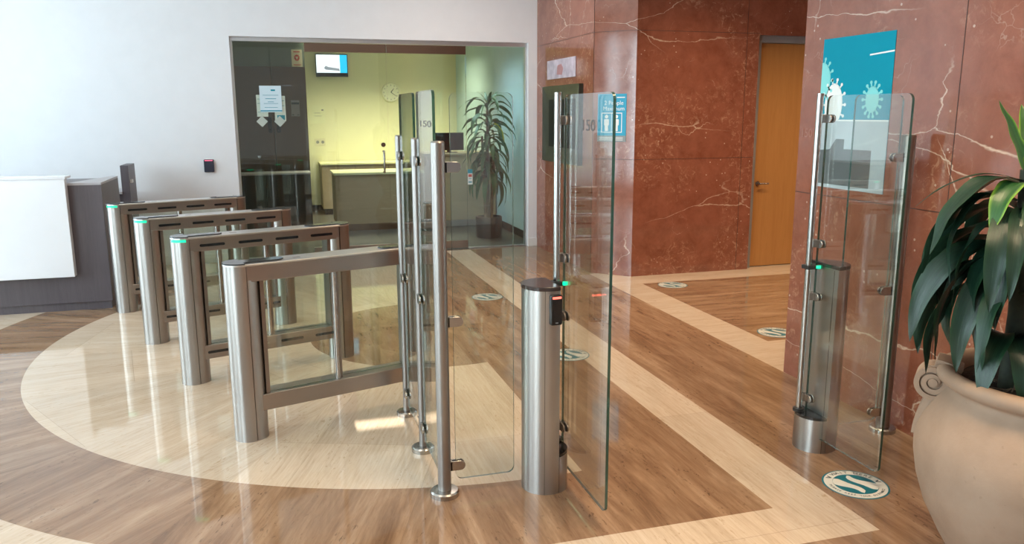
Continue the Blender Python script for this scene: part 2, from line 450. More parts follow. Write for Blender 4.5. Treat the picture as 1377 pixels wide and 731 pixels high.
# rear wall with an added narrow slot, cut only to shape one sunbeam on the floor
sx0, sx1, sz0, sz1 = .335, .592, 2.430, 2.468
bm = BM(); box(bm, -4.4, sx0, -5.2, -5.18, 0, H); box(bm, sx1, 9.2, -5.2, -5.18, 0, H); box(bm, sx0, sx1, -5.2, -5.18, 0, sz0); box(bm, sx0, sx1, -5.2, -5.18, sz1, H)
struct('wall_front', bm, M['wallwhite'], 'white lobby wall behind the camera')

# marble walls: return, chamfer, face with the door recess, pier by the gates
def joint(bm, a, b, w=.0035): pass
poly = [(3.12, GY+.2), (3.12, 7.65), (3.44, 7.335), (4.80, 7.335), (4.80, 7.46), (4.80, 8.2), (3.6, 8.2), (3.6, GY+.2)]
bm = BM(); prism(bm, poly, 0, H)
w = struct('wall_right', bm, M['marble'], 'red veined marble wall with a chamfered corner', sharp=.3)
bm = BM(); box(bm, 4.80, 9.2, 7.335, 8.2, 2.42, H); box(bm, 5.76, 9.2, 7.335, 8.2, 0, 2.42); 
struct('wall_right.001', bm, M['marble'], 'red marble above and beside the wooden door')
bm = BM(); box(bm, 3.085, 9.2, -5.2, 4.235, 0, H)
struct('wall_near', bm, M['marble'], 'red marble pier behind the right gate')
bm = BM(); box(bm, 9.0, 9.2, 4.235, 7.335, 0, H)
struct('wall_far_right', bm, M['marble'], 'red marble end of the side lobby')
# dark joints between the marble slabs
jm = plain('marble_joint', (.05, .018, .012), .6)
bm = BM()
for z in (1.19, 2.435):
    for (a, b) in (((3.12, GY), (3.12, 7.65)), ((3.12, 7.65), (3.44, 7.335)), ((3.44, 7.335), (4.80, 7.335))):
        d = Vector((b[0]-a[0], b[1]-a[1])).normalized(); nx, ny = -abs(d.y), -abs(d.x)
        e = .0012
        p = [(a[0]+nx*e, a[1]+ny*e), (b[0]+nx*e, b[1]+ny*e), (b[0]-nx*e, b[1]-ny*e), (a[0]-nx*e, a[1]-ny*e)]
        prism(bm, p, z-.002, z+.002)
box(bm, 4.655, 4.659, 7.3338, 7.336, 0, H)
box(bm, 3.118, 3.1225, 7.648, 7.652, 0, H)
for z in (1.17, 2.44): box(bm, 3.0838, 3.086, -3, 4.234, z-.002, z+.002)
for y in (3.06, 1.9, .7): box(bm, 3.0838, 3.086, y-.002, y+.002, 0, H)
struct('trim_1', bm, jm, 'dark joints between the marble slabs')

# ------------------------------------------------------------------ side door
bm = BM()
box(bm, 4.80, 4.86, 7.38, 7.47, 0, 2.42); box(bm, 5.70, 5.76, 7.38, 7.47, 0, 2.42); box(bm, 4.86, 5.70, 7.38, 7.47, 2.35, 2.42)
struct('trim_2', bm, M['grey'], 'grey metal frame of the side lobby door', bevel=.003)
bm = BM(); box(bm, 4.863, 5.697, 7.43, 7.475, .008, 2.347)
d3 = struct('door_3', bm, M['oak'], 'honey coloured wooden door in the side lobby')
bm = BM(); tube(bm, [(4.93, 7.43, .905), (4.93, 7.385, .905)], .011); tube(bm, [(4.93, 7.385, .905), (5.04, 7.383, .905)], .009); tube(bm, [(4.93, 7.4305, .905), (4.93, 7.424, .905)], .026)
obj('handle', bm, M['chrome'], d3)['label'] = 'chrome lever handle'
bm = BM(); box(bm, 4.80, 5.76, 7.475, 8.2, 0, 2.42)
struct('wall_right.002', bm, M['blackmat'], 'dark room behind the side lobby door')

# ------------------------------------------------------------------ glass office front
GP = 9.55
bm = BM(); box(bm, -.40, 3.01, GP-.03, GP+.04, 2.435, 2.48); box(bm, -.40, -.375, GP-.03, GP+.04, 0, 2.435); box(bm, 2.99, 3.01, GP-.03, GP+.04, 0, 2.435); box(bm, -.375, .39, GP-.02, GP+.03, 0, .02); box(bm, 2.26, 2.99, GP-.02, GP+.03, 0, .015)
struct('trim_3', bm, M['alu'], 'thin silver channel framing the office glazing', bevel=.002)
def win(n, x0, x1, lab):
    bm = BM(); prism(bm, [(x0, .015), (x1, .015), (x1, 2.437), (x0, 2.437)], GP-.006, GP+.006, XZ); bm.faces.ensure_lookup_table()
    for f in bm.faces[2:]: f.material_index = 1
    return struct(n, bm, [M['doorglass'], M['edge']], lab)
win('window_5', -.376, .010, 'fixed glass pane at the left end of the office front')
win('window_6', .014, .385, 'fixed glass pane left of the glass doors')
win('window_7', 2.252, 2.991, 'fixed glass pane in front of the office plant')
def gdoor(n, x0, x1, lab, handle):
    bm = BM(); prism(bm, [(x0, .10), (x1, .10), (x1, 2.35), (x0, 2.35)], GP-.006, GP+.006, XZ); bm.faces.ensure_lookup_table()
    for f in bm.faces[2:]: f.material_index = 1
    d = struct(n, bm, [M['doorglass'], M['edge']], lab)
    b = BM(); box(b, x0, x1, GP-.022, GP+.022, 2.335, 2.43); obj('top_rail', b, M['bronze'], d, bevel=.002)
    b = BM(); box(b, x0, x1, GP-.022, GP+.022, .012, .105); obj('bottom_rail', b, M['steelh'], d, bevel=.002)
    if handle:
        b = BM(); hx = x1-.065; tube(b, [(hx, GP-.006, 1.215), (hx, GP-.06, 1.215), (hx, GP-.07, 1.20), (hx, GP-.07, .985), (hx, GP-.06, .97), (hx, GP-.006, .97)], .012)
        obj('handle', b, M['chrome'], d)
        b = BM(); tube(b, [(hx, GP-.006, 1.29), (hx, GP-.03, 1.29)], .026, 20); obj('lock', b, M['bronze'], d)
    return d
gdoor('door_1', .389, 1.303, 'left leaf of the glass double door', True)
gdoor('door_2', 1.309, 2.248, 'right leaf of the glass double door', False)

# ------------------------------------------------------------------ office behind the glass
OY = 14.16
bm = BM(); box(bm, -1.4, 3.4, OY, OY+.2, 0, 2.8)
struct('wall_office', bm, M['cream'], 'cream back wall of the office')
bm = BM(); box(bm, 3.16, 3.4, GY+.2, OY, 0, 2.8)
struct('wall_office_right', bm, M['palewall'], 'pale right wall of the office')
bm = BM(); box(bm, -1.4, -1.2, GY+.2, OY, 0, 2.8)
struct('wall_office_left', bm, M['cream'], 'left wall of the office')
bm = BM(); box(bm, .52, 3.16, OY-.014, OY, 0, .10); box(bm, 3.146, 3.16, GY+.2, OY, 0, .10)
struct('baseboard_office', bm, M['blackmat'], 'black baseboard of the office')
# partition with dark double doors
PY = 12.3
bm = BM(); box(bm, -1.2, .50, PY+.05, OY-.02, 0, 2.8)
struct('wall_partition', bm, M['greygreen'], 'grey green wall over the dark wooden doors')
def wdoor(n, x0, x1, lab):
    bm = BM(); box(bm, x0, x1, PY, PY+.045, .01, 2.32); d = struct(n, bm, M['darkwood'], lab, bevel=.002)
    return d
da = wdoor('door_4', -.86, .023, 'left leaf of the dark wooden double door')
db = wdoor('door_5', .029, .50, 'right leaf of the dark wooden double door')
for d, x in ((da, -.035), (db, .085)):
    bm = BM(); box(bm, x-.028, x+.028, PY-.008, PY, 1.38, 1.60); tube(bm, [(x, PY-.008, 1.53), (x, PY-.05, 1.52), (x, PY-.05, 1.44), (x, PY-.008, 1.42)], .009, 8)
    obj('handle', bm, M['blackmat'], d)
t = thing('door_sign', 'grey notice plate on the dark wooden office door', 'sign', (.335, PY-.004, 1.73))
bm = BM(); box(bm, -.06, .06, -.002, .003, -.115, .115); obj('plate', bm, M['grey'], t)
for q in ((-.055, .055, .055, .085), (-.05, -.025, -.1, -.085), (.02, .05, -.1, -.09)):
    bm = BM(); box(bm, q[0], q[1], -.003, -.002, q[2], q[3]); obj('print_line', bm, M['ink'], t)
t = thing('warning_sign', 'beige wall sign with a red round emblem above the dark doors', 'sign', (.395, PY+.046, 2.44))
bm = BM(); prism(bm, rrect(-.075, .075, -.125, .125, .01), -.003, .003, XZ); obj('plate', bm, M['beige'], t)
bm = BM()
prism(bm, [(.045*cos(a)*(1 if i % 2 else .72)+.0, .01+.052*sin(a)*(1 if i % 2 else .72)) for i, a in enumerate([2*pi*k/20 for k in range(20)])], -.005, -.003, XZ)
obj('emblem', bm, M['redprint'], t)
for q in ((-.045, .045, .085, .10), (-.05, .05, -.095, -.085)):
    bm = BM(); box(bm, q[0], q[1], -.005, -.003, q[2], q[3]); obj('print_line', bm, M['redprint'], t)
bm = BM(); prism(bm, [(-.022, .025), (.022, .025), (0, -.018)], -.006, -.005, XZ); obj('emblem_centre', bm, M['beige'], t)
# charcoal cabinet with a pale top below the doors
t = thing('cabinet', 'long charcoal cabinet with pale top edge below the dark doors', 'cabinet', (-.33, 11.9, 0))
bm = BM(); box(bm, -.86, .80, -.2, .25, .0, .81); obj('body', bm, M['darkpanel'], t)
bm = BM(); box(bm, -.86, .81, -.215, .25, .81, .832); obj('top', bm, M['desktop'], t)
for x in (-.5, -.1, .2, .5):
    bm = BM(); box(bm, x-.002, x+.002, -.2025, -.2, .06, .80); obj('door_gap', bm, M['black'], t)

# television
t = thing('television', 'wall mounted television showing a pale picture high on the cream wall', 'television', (1.012, OY-.05, 2.45))
bm = BM(); box(bm, -.265, .265, -.03, .03, -.19, .18); obj('case', bm, M['black'], t, bevel=.004)
bm = BM(); box(bm, -.252, .252, -.032, -.030, -.125, .168); s = obj('screen', bm, M['tvscreen'], t)
bm = BM(); box(bm, .135, .252, -.0335, -.032, -.125, .168); obj('blue_panel', bm, M['tvcyan'], s)
bm = BM(); prism(bm, [(-.13, -.05), (-.1, -.01), (-.06, -.03), (.12, -.055), (.13, -.10), (.10, -.09), (-.10, -.075)], -.0335, -.032, XZ); obj('picture', bm, M['tvgrey'], s)
bm = BM(); box(bm, -.1, .1, .03, .05, -.1, .1); obj('bracket', bm, M['blackmat'], t)
# clock
t = thing('wall_clock', 'round cream wall clock on the cream office wall', 'clock', (2.0, OY, 2.01))
ring = BM(); lathe(ring, [(.125, 0), (.158, 0), (.165, .012), (.160, .03), (.145, .035), (.138, .026), (.138, .0)], 40); 
for v in ring.verts: v.co = Vector((v.co.x, -v.co.z, v.co.y))
obj('rim', ring, plain('cream_plastic', (.84, .81, .64), .4), t)
bm = BM(); prism(bm, circle(.14, 40), -.012, 0, XZ); obj('face', bm, plain('clock_face', (.88, .86, .72), .5), t)
for k in range(12):
    bm = BM(); a = 2*pi*k/12; w = .006; r0, r1 = .112, .13
    prism(bm, [(r0*sin(a)-w*cos(a), r0*cos(a)+w*sin(a)), (r1*sin(a)-w*cos(a), r1*cos(a)+w*sin(a)), (r1*sin(a)+w*cos(a), r1*cos(a)-w*sin(a)), (r0*sin(a)+w*cos(a), r0*cos(a)-w*sin(a))], -.0135, -.012, XZ); obj('hour_mark', bm, M['grey'], t)
for a, L, w in ((R(125), .115, .005), (R(38), .08, .007)):
    bm = BM(); prism(bm, [(-w*cos(a), w*sin(a)), (L*sin(a)-w*.5*cos(a), L*cos(a)+w*.5*sin(a)), (L*sin(a)+w*.5*cos(a), L*cos(a)-w*.5*sin(a)), (w*cos(a), -w*sin(a))], -.0165, -.0145, XZ); obj('hand', bm, M['ink'], t)
# outlet + paper notices
t = thing('wall_outlet', 'cream four-gang outlet plate on the cream office wall', 'outlet', (.765, OY, 1.175))
bm = BM(); box(bm, -.085, .085, -.008, 0, -.06, .06); obj('plate', bm, M['beige'], t, bevel=.003)
for x in (-.042, .042):
    bm = BM(); prism(bm, circle(.026, 16, x, 0), -.0095, -.008, XZ); obj('socket', bm, M['grey'], t)
t = thing('paper_notice', 'cream paper notice pinned above the outlet on the cream wall', 'notice', (.76, OY, 1.64))
bm = BM(); box(bm, -.11, .11, -.002, 0, -.15, .15); obj('sheet', bm, plain('cream_paper', (.80, .78, .56), .6), t)
bm = BM(); bm.free()
for q in ((-.07, .03, .02, .026), (-.07, .05, -.03, -.024), (.05, .085, .06, .085)):
    bm = BM(); box(bm, q[0], q[1], -.003, -.002, q[2], q[3]); obj('print_line', bm, M['grey'], t)

# office desks
t = thing('reception_counter', 'low tan counter with a cream top behind the glass doors', 'counter', (.80, 11.48, 0))
bm = BM(); box(bm, 0, 1.27, 0, .70, .10, .80); obj('body', bm, M['officewood'], t)
bm = BM(); box(bm, .03, 1.27, .05, .68, 0, .10); obj('toe_kick', bm, M['bronze'], t)
bm = BM(); box(bm, -.02, 1.27, -.02, .72, .80, .832); obj('top', bm, M['deskcream'], t, bevel=.003)
t = thing('reception_counter', 'tall tan counter carrying a black monitor beside the office plant', 'counter', (2.075, 11.48, 0))
bm = BM(); box(bm, 0, 1.065, 0, .70, .10, 1.05); obj('body', bm, M['officewood'], t)
bm = BM(); box(bm, 0, 1.065, .05, .68, 0, .10); obj('toe_kick', bm, M['alu'], t)
bm = BM(); box(bm, 0, 1.068, -.02, .72, 1.05, 1.08); obj('top', bm, M['officewood'], t, bevel=.003)
t = thing('credenza', 'tan back counter under the television and clock', 'cabinet', (.73, 13.5, 0))
bm = BM(); box(bm, 0, 2.2, 0, .64, .10, .82); obj('body', bm, M['officewood'], t)
bm = BM(); box(bm, .04, 2.2, .05, .62, 0, .10); obj('toe_kick', bm, M['blackmat'], t)
bm = BM(); box(bm, -.02, 2.2, -.02, .645, .82, .852); obj('top', bm, M['deskcream'], t, bevel=.003)
for x in (.55, 1.1, 1.65):
    bm = BM(); box(bm, x-.002, x+.002, -.0015, 0, .12, .81); obj('door_gap', bm, M['blackmat'], t)
t = thing('monitor', 'black computer monitor on the tall tan counter', 'monitor', (2.50, 11.75, 1.08))
bm = BM(); box(bm, -.22, .22, -.02, .02, .03, .29); obj('screen', bm, M['black'], t, bevel=.004)
bm = BM(); box(bm, -.03, .03, .0, .03, .005, .12); obj('neck', bm, M['blackmat'], t)
bm = BM(); box(bm, -.11, .11, -.07, .09, 0, .008); obj('base', bm, M['blackmat'], t, bevel=.002)

# notices and decals on the glass
def sheet(name, label, cat, x, z, w, h, mat, lines, dy=-.0062, rot=0):
    t = thing(name, label, cat, (x, GP+dy, z)); t.rotation_euler = (0, rot, 0)
    bm = BM(); box(bm, -w/2, w/2, -.0012, 0, -h/2, h/2); obj('sheet', bm, M[mat], t)
    for (a, b, c, d) in lines:
        bm = BM(); box(bm, a*w, b*w, -.0018, -.0012, c*h, d*h); obj('print_line', bm, M['teal'], t)
    return t
t = sheet('paper_notice', 'pale blue printed notice taped to the glass, largest sheet above the diamonds', 'notice', -.003, 1.815, .235, .29, 'paperblue',
      [(.02, .22, .30, .36), (-.36, .36, .135, .15), (-.25, .25, -.0, .02), (-.14, .14, -.12, -.10), (-.33, .33, -.18, -.165), (-.3, .3, -.33, -.315), (-.5, .5, -.47, -.43)])
sheet('paper_notice', 'white printed sheet half hidden behind the left of the blue notice', 'notice', -.10, 1.74, .12, .24, 'paperwhite', [(-.4, .4, .3, .32), (-.4, .4, .1, .12), (-.4, .4, -.3, -.28)], .0082)
sheet('paper_notice', 'white printed sheet half hidden behind the right of the blue notice', 'notice', .092, 1.71, .12, .28, 'paperwhite', [(-.4, .4, .3, .32), (-.4, .4, .1, .12), (-.3, .4, -.46, -.26)], .0082)
for x, lab in ((-.11, 'grey diamond decal on the glass, left one below the blue notice'), (.082, 'grey diamond decal on the glass, right one below the blue notice')):
    bm = BM(); prism(bm, [(-.062, 0), (0, -.062), (.062, 0), (0, .062)], -.0012, 0, XZ)
    o = obj('diamond_decal', bm, M['diamond']); o.location = (x, GP-.0062, 1.567); tag(o, lab, 'decal', 'diamond decals on the glass')
t = sheet('glass_sticker', 'small white and blue sticker on the glass before the office plant', 'sticker', 2.287, .885, .06, .185, 'paperwhite', [(-.5, .5, .24, .5), (-.3, .3, -.12, -.08), (-.35, .35, -.38, -.3)])
bm = BM(); box(bm, -.022, .022, -.0018, -.0012, .0, .032); obj('card_logo', bm, M['redprint'], t)

# card reader on the white wall
t = thing('wall_card_reader', 'small black card reader with a pink light on the white wall', 'card reader', (-.70, GY, 1.09))
bm = BM(); prism(bm, rrect(-.052, .052, -.07, .07, .01), -.028, 0, XZ); obj('body', bm, plain('blue_black_plastic', (.03, .032, .055), .35), t, bevel=.004)
bm = BM(); box(bm, -.04, .04, -.0295, -.028, .054, .064); obj('indicator', bm, M['pinkled'], t)

# ------------------------------------------------------------------ reception desk at left
t = thing('reception_desk', 'grey violet lobby reception desk with a white front panel', 'desk', (-1.417, 7.43, 0))
bm = BM(); box(bm, -2.2, 0, 0, .78, .068, 1.07); obj('body', bm, M['desk'], t, bevel=.002)
bm = BM(); box(bm, -2.2, -.012, .014, .77, 0, .068); obj('toe_kick', bm, M['desk'], t)
bm = BM(); prism(bm, [(-2.2, 0), (0, 0), (0, .78), (-.05, .78), (-.26, .03), (-2.2, .03)], 1.07, 1.088); obj('top_edge', bm, M['desktop'], t)
bm = BM(); box(bm, -2.2, -.255, -.085, -.003, .31, 1.13); obj('front_panel', bm, M['deskpanel'], t, bevel=.002)
bm = BM(); box(bm, -2.2, -.245, -.09, .10, 1.13, 1.15); obj('transaction_top', bm, M['deskpanel'], t, bevel=.002)
t = thing('desk_return', 'grey violet end panel of the back counter against the white wall', 'counter', (-1.50, 8.85, 0))
bm = BM(); box(bm, 0, .075, 0, .40, 0, 1.145); obj('end_panel', bm, M['desk'], t, bevel=.002)
bm = BM(); box(bm, -1.5, 0, .02, .38, .06, .86); obj('body', bm, M['desk'], t)
bm = BM(); box(bm, -1.5, 0, -.02, .40, .86, .885); obj('top', bm, M['desktop'], t)
bm = BM(); box(bm, .075, .097, .05, .11, .965, 1.0); obj('button_box', bm, M['paperwhite'], t, bevel=.003)['label'] = 'small white button box'

# ------------------------------------------------------------------ speed gate barriers
RC = .076; LB = .985; ZT = .925
def half(r, x0, x1, n=18, sgn=-1):
    """D shape: round side towards sgn*x, flat side at x1"""
    if sgn < 0: return [(x1, -r)] + [(x1, r)] + [(x0 + r*cos(a), r*sin(a)) for a in [pi/2 + pi*i/n for i in range(n+1)]]
    return [(x0, r), (x0, -r)] + [(x1 + r*cos(a), r*sin(a)) for a in [-pi/2 + pi*i/n for i in range(n+1)]]
def barrier(slots, led):
    t = thing('turnstile_barrier', '', 'barrier')
    # front column: full height round half + lower back half; mirrored at the rear
    bm = BM(); prism(bm, half(RC, 0, .014), 0, .912); obj('front_column', bm, M['steel'], t)
    bm = BM(); prism(bm, half(RC-.004, .018, .022, 18, 1), 0, .84); obj('column_core', bm, M['steel'], t)
    bm = BM(); prism(bm, half(RC, LB-.014, LB, 18, 1), 0, .912); obj('rear_column', bm, M['shadedsteel'], t)
    bm = BM(); prism(bm, half(RC-.004, LB-.022, LB-.018), 0, .84); obj('column_core', bm, M['steel'], t)
    bm = BM(); box(bm, .017, LB-.017, -.070, .070, .832, .912); obj('top_beam', bm, M['steelh'], t, bevel=.003)
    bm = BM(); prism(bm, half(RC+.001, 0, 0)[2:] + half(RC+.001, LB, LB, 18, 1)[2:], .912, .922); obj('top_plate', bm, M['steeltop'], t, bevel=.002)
    bm = BM(); box(bm, .020, LB-.020, -.062, .062, .150, .236); obj('lower_rail', bm, M['steelh'], t, bevel=.003)
    for s in (0, 1):
        pts = half(RC+.002, 0, .012)
        tail = [(.012, -.040), (.19, -.040), (.21, -.03), (.225, -.012), (.225, .012), (.21, .03), (.19, .040), (.012, .040)]
        pl = [(x, y) for x, y in half(RC+.002, 0, .012)[2:]] + [(.012, -RC-.002)] + tail + [(.012, RC+.002)]
        if s: pl = [(LB-x, -y) for x, y in pl]
        bm = BM(); prism(bm, pl, .922, .929); obj('end_cap', bm, M['capglass'], t, bevel=.0015)
    if led:
        a0, a1 = R(195), R(268)
        bm = BM(); arc = circle(RC+.0016, 16, 0, 0, a0, a1) + circle(RC-.002, 16, 0, 0, a0, a1)[::-1]
        prism(bm, arc, .896, .911); obj('indicator_light', bm, M['green'], t)
        a0, a1 = R(15), R(88)
        bm = BM(); arc = circle(RC+.0016, 16, LB, 0, a0, a1) + circle(RC-.002, 16, LB, 0, a0, a1)[::-1]
        prism(bm, arc, .896, .911); obj('indicator_light', bm, M['green'], t)  # rear light added for its green reflection in the office glass
    # glass infill and the polished middle post
    pane('glass_panel', [(.085, .238), (.462, .238), (.462, .831), (.085, .831)], -.036, -.028, XZ, t)
    pane('glass_panel', [(.512, .238), (.905, .238), (.905, .831), (.512, .831)], .004, .012, XZ, t)
    bm = BM(); tube(bm, [(.482, -.032, .232), (.482, -.032, .834)], .0135, 16); obj('middle_post', bm, M['chrome'], t)
    bm = BM(); box(bm, .494, .508, -.03, .02, .236, .834); obj('middle_frame', bm, M['shadedsteel'], t)
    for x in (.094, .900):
        bm = BM(); box(bm, x-.010, x+.010, -.05, .05, .236, .834); obj('side_frame', bm, M['shadedsteel'], t)
    if slots:
        for k in range(4):
            x = .075 + .232*k
            for z, y in ((.868, -.0702), (.192, -.0622)):
                bm = BM(); prism(bm, rrect(x, x+.150, z-.0085, z+.0085, .0084, 5), y-.0012, y+.0005, XZ); obj('sensor_slot', bm, M['black'], t)
    bm = BM(); box(bm, .275, .315, -.018, .012, .922, .9225); obj('pictogram', bm, M['grey'], t)
    return t
RZ = R(17.6)
labs = ['stainless glass turnstile barrier nearest the camera, without sensor slots',
        'stainless slotted turnstile barrier second from the camera',
        'stainless slotted turnstile barrier third from the camera',
        'stainless slotted turnstile barrier farthest back, beside the reception desk']
centers = [(-.205, 4.128), (-.560, 5.150), (-.918, 6.185), (-1.290, 7.275)]
src = None
for i, (cx, cy) in enumerate(centers):
    if i == 0: b = barrier(False, False)
    elif i == 1: b = src = barrier(True, True)
    else: b = dup(src)
    b.location = (cx, cy, 0); b.rotation_euler = (0, 0, RZ)
    tag(b, labs[i], 'barrier', 'row of turnstile barriers')

# ------------------------------------------------------------------ posts and fixed glass
def post(loc, r, rb, label, clamps, h=1.54, mat='steelpost'):
    """clamps: (direction angle in degrees, [heights], plate half thickness)"""
    t = thing('metal_post', label, 'post', loc, 0, 'stainless posts holding the fixed glass')
    bm = BM(); lathe(bm, [(0, .026), (r, .026), (r, h-.006), (r-.004, h), (0, h)], 28); obj('shaft', bm, M[mat], t, sharp=.5)
    bm = BM(); lathe(bm, [(0, 0), (rb, 0), (rb, .020), (rb-.006, .026), (r+.002, .028), (0, .028)], 36); obj('base_flange', bm, M['chrome'], t, sharp=.5)
    for ang, zs in clamps:
        for z in zs:
            bm = BM()
            for s in (-1, 1):
                prism(bm, [(r-.004, -.022)] + [(r+.042 + .022*cos(a), .022*sin(a)) for a in [-pi/2 + pi*i/10 for i in range(11)]] + [(r-.004, .022)], s*.0105-.004, s*.0105+.004, XZ)
            box(bm, r-.006, r+.006, -.0145, .0145, -.022, .022)
            bmesh.ops.rotate(bm, verts=bm.verts, cent=(0,0,0), matrix=Matrix.Rotation(R(ang), 3, 'Z'))
            bmesh.ops.translate(bm, verts=bm.verts, vec=(0, 0, z))
            obj('glass_clamp', bm, M['chrome'], t, bevel=.0015)
    return t
Z3 = (.135, .785, 1.435)
PX = .632
post((PX-.006, 4.205, 0), .0185, .056, 'slim steel post farthest back of the three beside the nearest barrier', [(-90, Z3)])
post((PX-.004, 3.700, 0), .020, .058, 'slim steel post between the farther post and the thick post', [(90, Z3), (-90, Z3)])
post((PX+.002, 3.205, 0), .029, .064, 'thick steel post carrying the glass panel left of the middle gate', [(0, Z3), (90, Z3)])
post((2.995, 3.245, 0), .0335, .066, 'thick steel post, dark reflections put into its colour, in front of the marble beside the urn', [(180, (.11, .76, 1.43))], 1.54, 'shadedsteel')  # reflected dark marble is put into the steel colour
def gpanel(label, poly, t0, t1, tf, text=None, mat='wingglass'):
    bm = BM(); prism(bm, poly, t0, t1, tf); bm.faces.ensure_lookup_table()
    for f in bm.faces[2:]: f.material_index = 1
    o = obj('glass_screen', bm, [M[mat], M['edge']])
    tag(o, label, 'glass screen', 'fixed glass screens')
    if text:
        b = BM(); add_text(b, text[0], text[1], text[2]); l = obj('lettering', b, M['etch'], o); l['label'] = 'frosted number 150'
    return o
gpanel('clear glass panel fixed between the two slim posts', rrect(3.745, 4.163, .07, 1.745, .03), PX-.006, PX+.006, YZ)
gpanel('clear glass panel numbered 150 between slim post and thick post', rrect(3.262, 3.655, .07, 1.745, .03), PX-.006, PX+.006, YZ,
       ('150', .038, Matrix.Translation((PX-.0068, 3.43, 1.605)) @ Matrix.Rotation(-pi/2, 4, 'Z') @ Matrix.Rotation(pi/2, 4, 'X') @ Matrix.Diagonal((5.2, 1, 1, 1))))
gpanel('clear glass panel between the thick post and the middle gate pedestal', rrect(.685, .952, .068, 1.733, .03), 3.205-.006, 3.205+.006, XZ)
gpanel('clear glass panel between the right gate pedestal and the dark post', rrect(2.665, 2.942, .068, 1.73, .03), 3.245-.006, 3.245+.006, XZ)

# ------------------------------------------------------------------ swing gates
def gate(loc, side, label, wx, wy0, wy1, reader, cut, px):
    """side = +1: the wing hangs on the +x side of the pedestal"""
    t = thing('swing_gate', label, 'gate', loc, 0, 'pair of glass swing gates'); s = side; r = .103
    a = math.acos(cut/r)
    P = [(s*r*cos(q), r*sin(q)) for q in [a + (2*pi-2*a)*i/40 for i in range(41)]]
    bm = BM(); prism(bm, P, 0, .918); obj('pedestal', bm, M['steel'], t)
    e0 = a - .012
    D = [(s*r*cos(q), r*sin(q)) for q in [-e0 + 2*e0*i/24 for i in range(25)]]
    D[0] = (s*(cut+.002), D[0][1]); D[-1] = (s*(cut+.002), D[-1][1])
    bm = BM(); prism(bm, D, 0, .168); obj('base_drum', bm, M['steel'], t)
    bm = BM(); prism(bm, D, .168, .182); obj('drum_cap', bm, M['black'], t)
    P2 = [(s*(r+.003)*cos(q), (r+.003)*sin(q)) for q in [a + (2*pi-2*a)*i/40 for i in range(41)]]
    bm = BM(); prism(bm, P2, .918, .936); obj('top_cap', bm, M['capbrown'], t, bevel=.003)
    bm = BM(); prism(bm, circle(r+.0005, 3, 0, 0, R(-109), R(-108)) + circle(r-.004, 3, 0, 0, R(-109), R(-108))[::-1], .0, .918); obj('seam', bm, M['blackmat'], t)
    bm = BM(); tube(bm, [(px, wy0, .18), (px, wy0, 1.735)], .0155, 20); obj('hinge_post', bm, M['chrome'], t)
    bm = BM(); lathe(bm, [(0, .18), (.028, .18), (.028, .195), (0, .195)], 24, px, wy0); obj('pivot_collar', bm, M['blackmat'], t)
    bm = BM(); box(bm, min(px-.022, s*cut), max(px+.022, s*cut), wy0-.026, wy0+.026, .905, .925); br = obj('post_bracket', bm, M['blackmat'], t, bevel=.003)
    bm = BM(); lathe(bm, [(0, .910), (.0115, .910), (.0115, .924), (0, .924)], 16, wx, wy0-.028); bmesh.ops.translate(bm, verts=bm.verts, vec=(0, 0, 0)); obj('status_light', bm, M['green'], br)
    # the wing, swung open towards the camera
    bm = BM(); prism(bm, rrect(wy1, wy0-.012, .077, 1.725, .03), wx-.006, wx+.006, YZ); bm.faces.ensure_lookup_table()
    for f in bm.faces[2:]: f.material_index = 1
    w = obj('glass_wing', bm, [M['wingglass'], M['edge']], t)
    if reader:
        b = BM(); add_text(b, '150', .062, Matrix.Translation((wx-.0068, wy0-.285, 1.60)) @ Matrix.Rotation(-pi/2, 4, 'Z') @ Matrix.Rotation(pi/2, 4, 'X') @ Matrix.Diagonal((1.6, 1, 1, 1))); l = obj('lettering', b, M['etch'], w); l['label'] = 'number 150'
    for z in (.25, .77, 1.03, 1.62):
        bm = BM()
        for q in (-1, 1):
            prism(bm, [(wy0+.008, z-.019)] + [(wy0+.008, z+.019)] + [(wy0-.040 + .019*cos(e), z+.019*sin(e)) for e in [pi/2 + pi*i/10 for i in range(11)]], wx+q*.0095-.004, wx+q*.0095+.004, YZ)
        box(bm, min(px, wx-.0135), max(px, wx+.0135), wy0-.014, wy0+.012, z-.019, z+.019)
        obj('glass_clamp', bm, M['chrome'] if not reader else M['shadedsteel'], t, bevel=.0015)
    if reader:
        # black card reader on the curved front, right of the seam
        an = R(-85); dx, dy = cos(an), sin(an)
        bm = BM(); prism(bm, rrect(-.026, .026, .775, .905, .008), r-.006, r+.020, lambda a_, b_, c_: (dx*c_ - dy*a_, dy*c_ + dx*a_, b_)); cr = obj('card_reader', bm, M['black'], t, bevel=.004)
        bm = BM(); prism(bm, rrect(-.020, .020, .889, .898, .003), r+.019, r+.0215, lambda a_, b_, c_: (dx*c_ - dy*a_, dy*c_ + dx*a_, b_)); obj('indicator_light', bm, M['red'], cr)
        bm = BM(); prism(bm, rrect(-.006, .006, .783, .788, .001), r+.019, r+.0212, lambda a_, b_, c_: (dx*c_ - dy*a_, dy*c_ + dx*a_, b_)); obj('emblem', bm, M['grey'], cr)
    return t
MC = (1.085, 3.170); RCn = (2.527, 3.185)
gate((MC[0], MC[1], 0), 1, 'middle gate pedestal with a card reader and open glass wing', 1.19-MC[0], 3.235-MC[1], 2.712-MC[1], True, .035, 1.16-MC[0])
gate((RCn[0], RCn[1], 0), -1, 'right gate pedestal without reader and its open glass wing before the marble', 2.487-RCn[0], 3.225-RCn[1], 2.690-RCn[1], False, .012, 2.452-RCn[0])

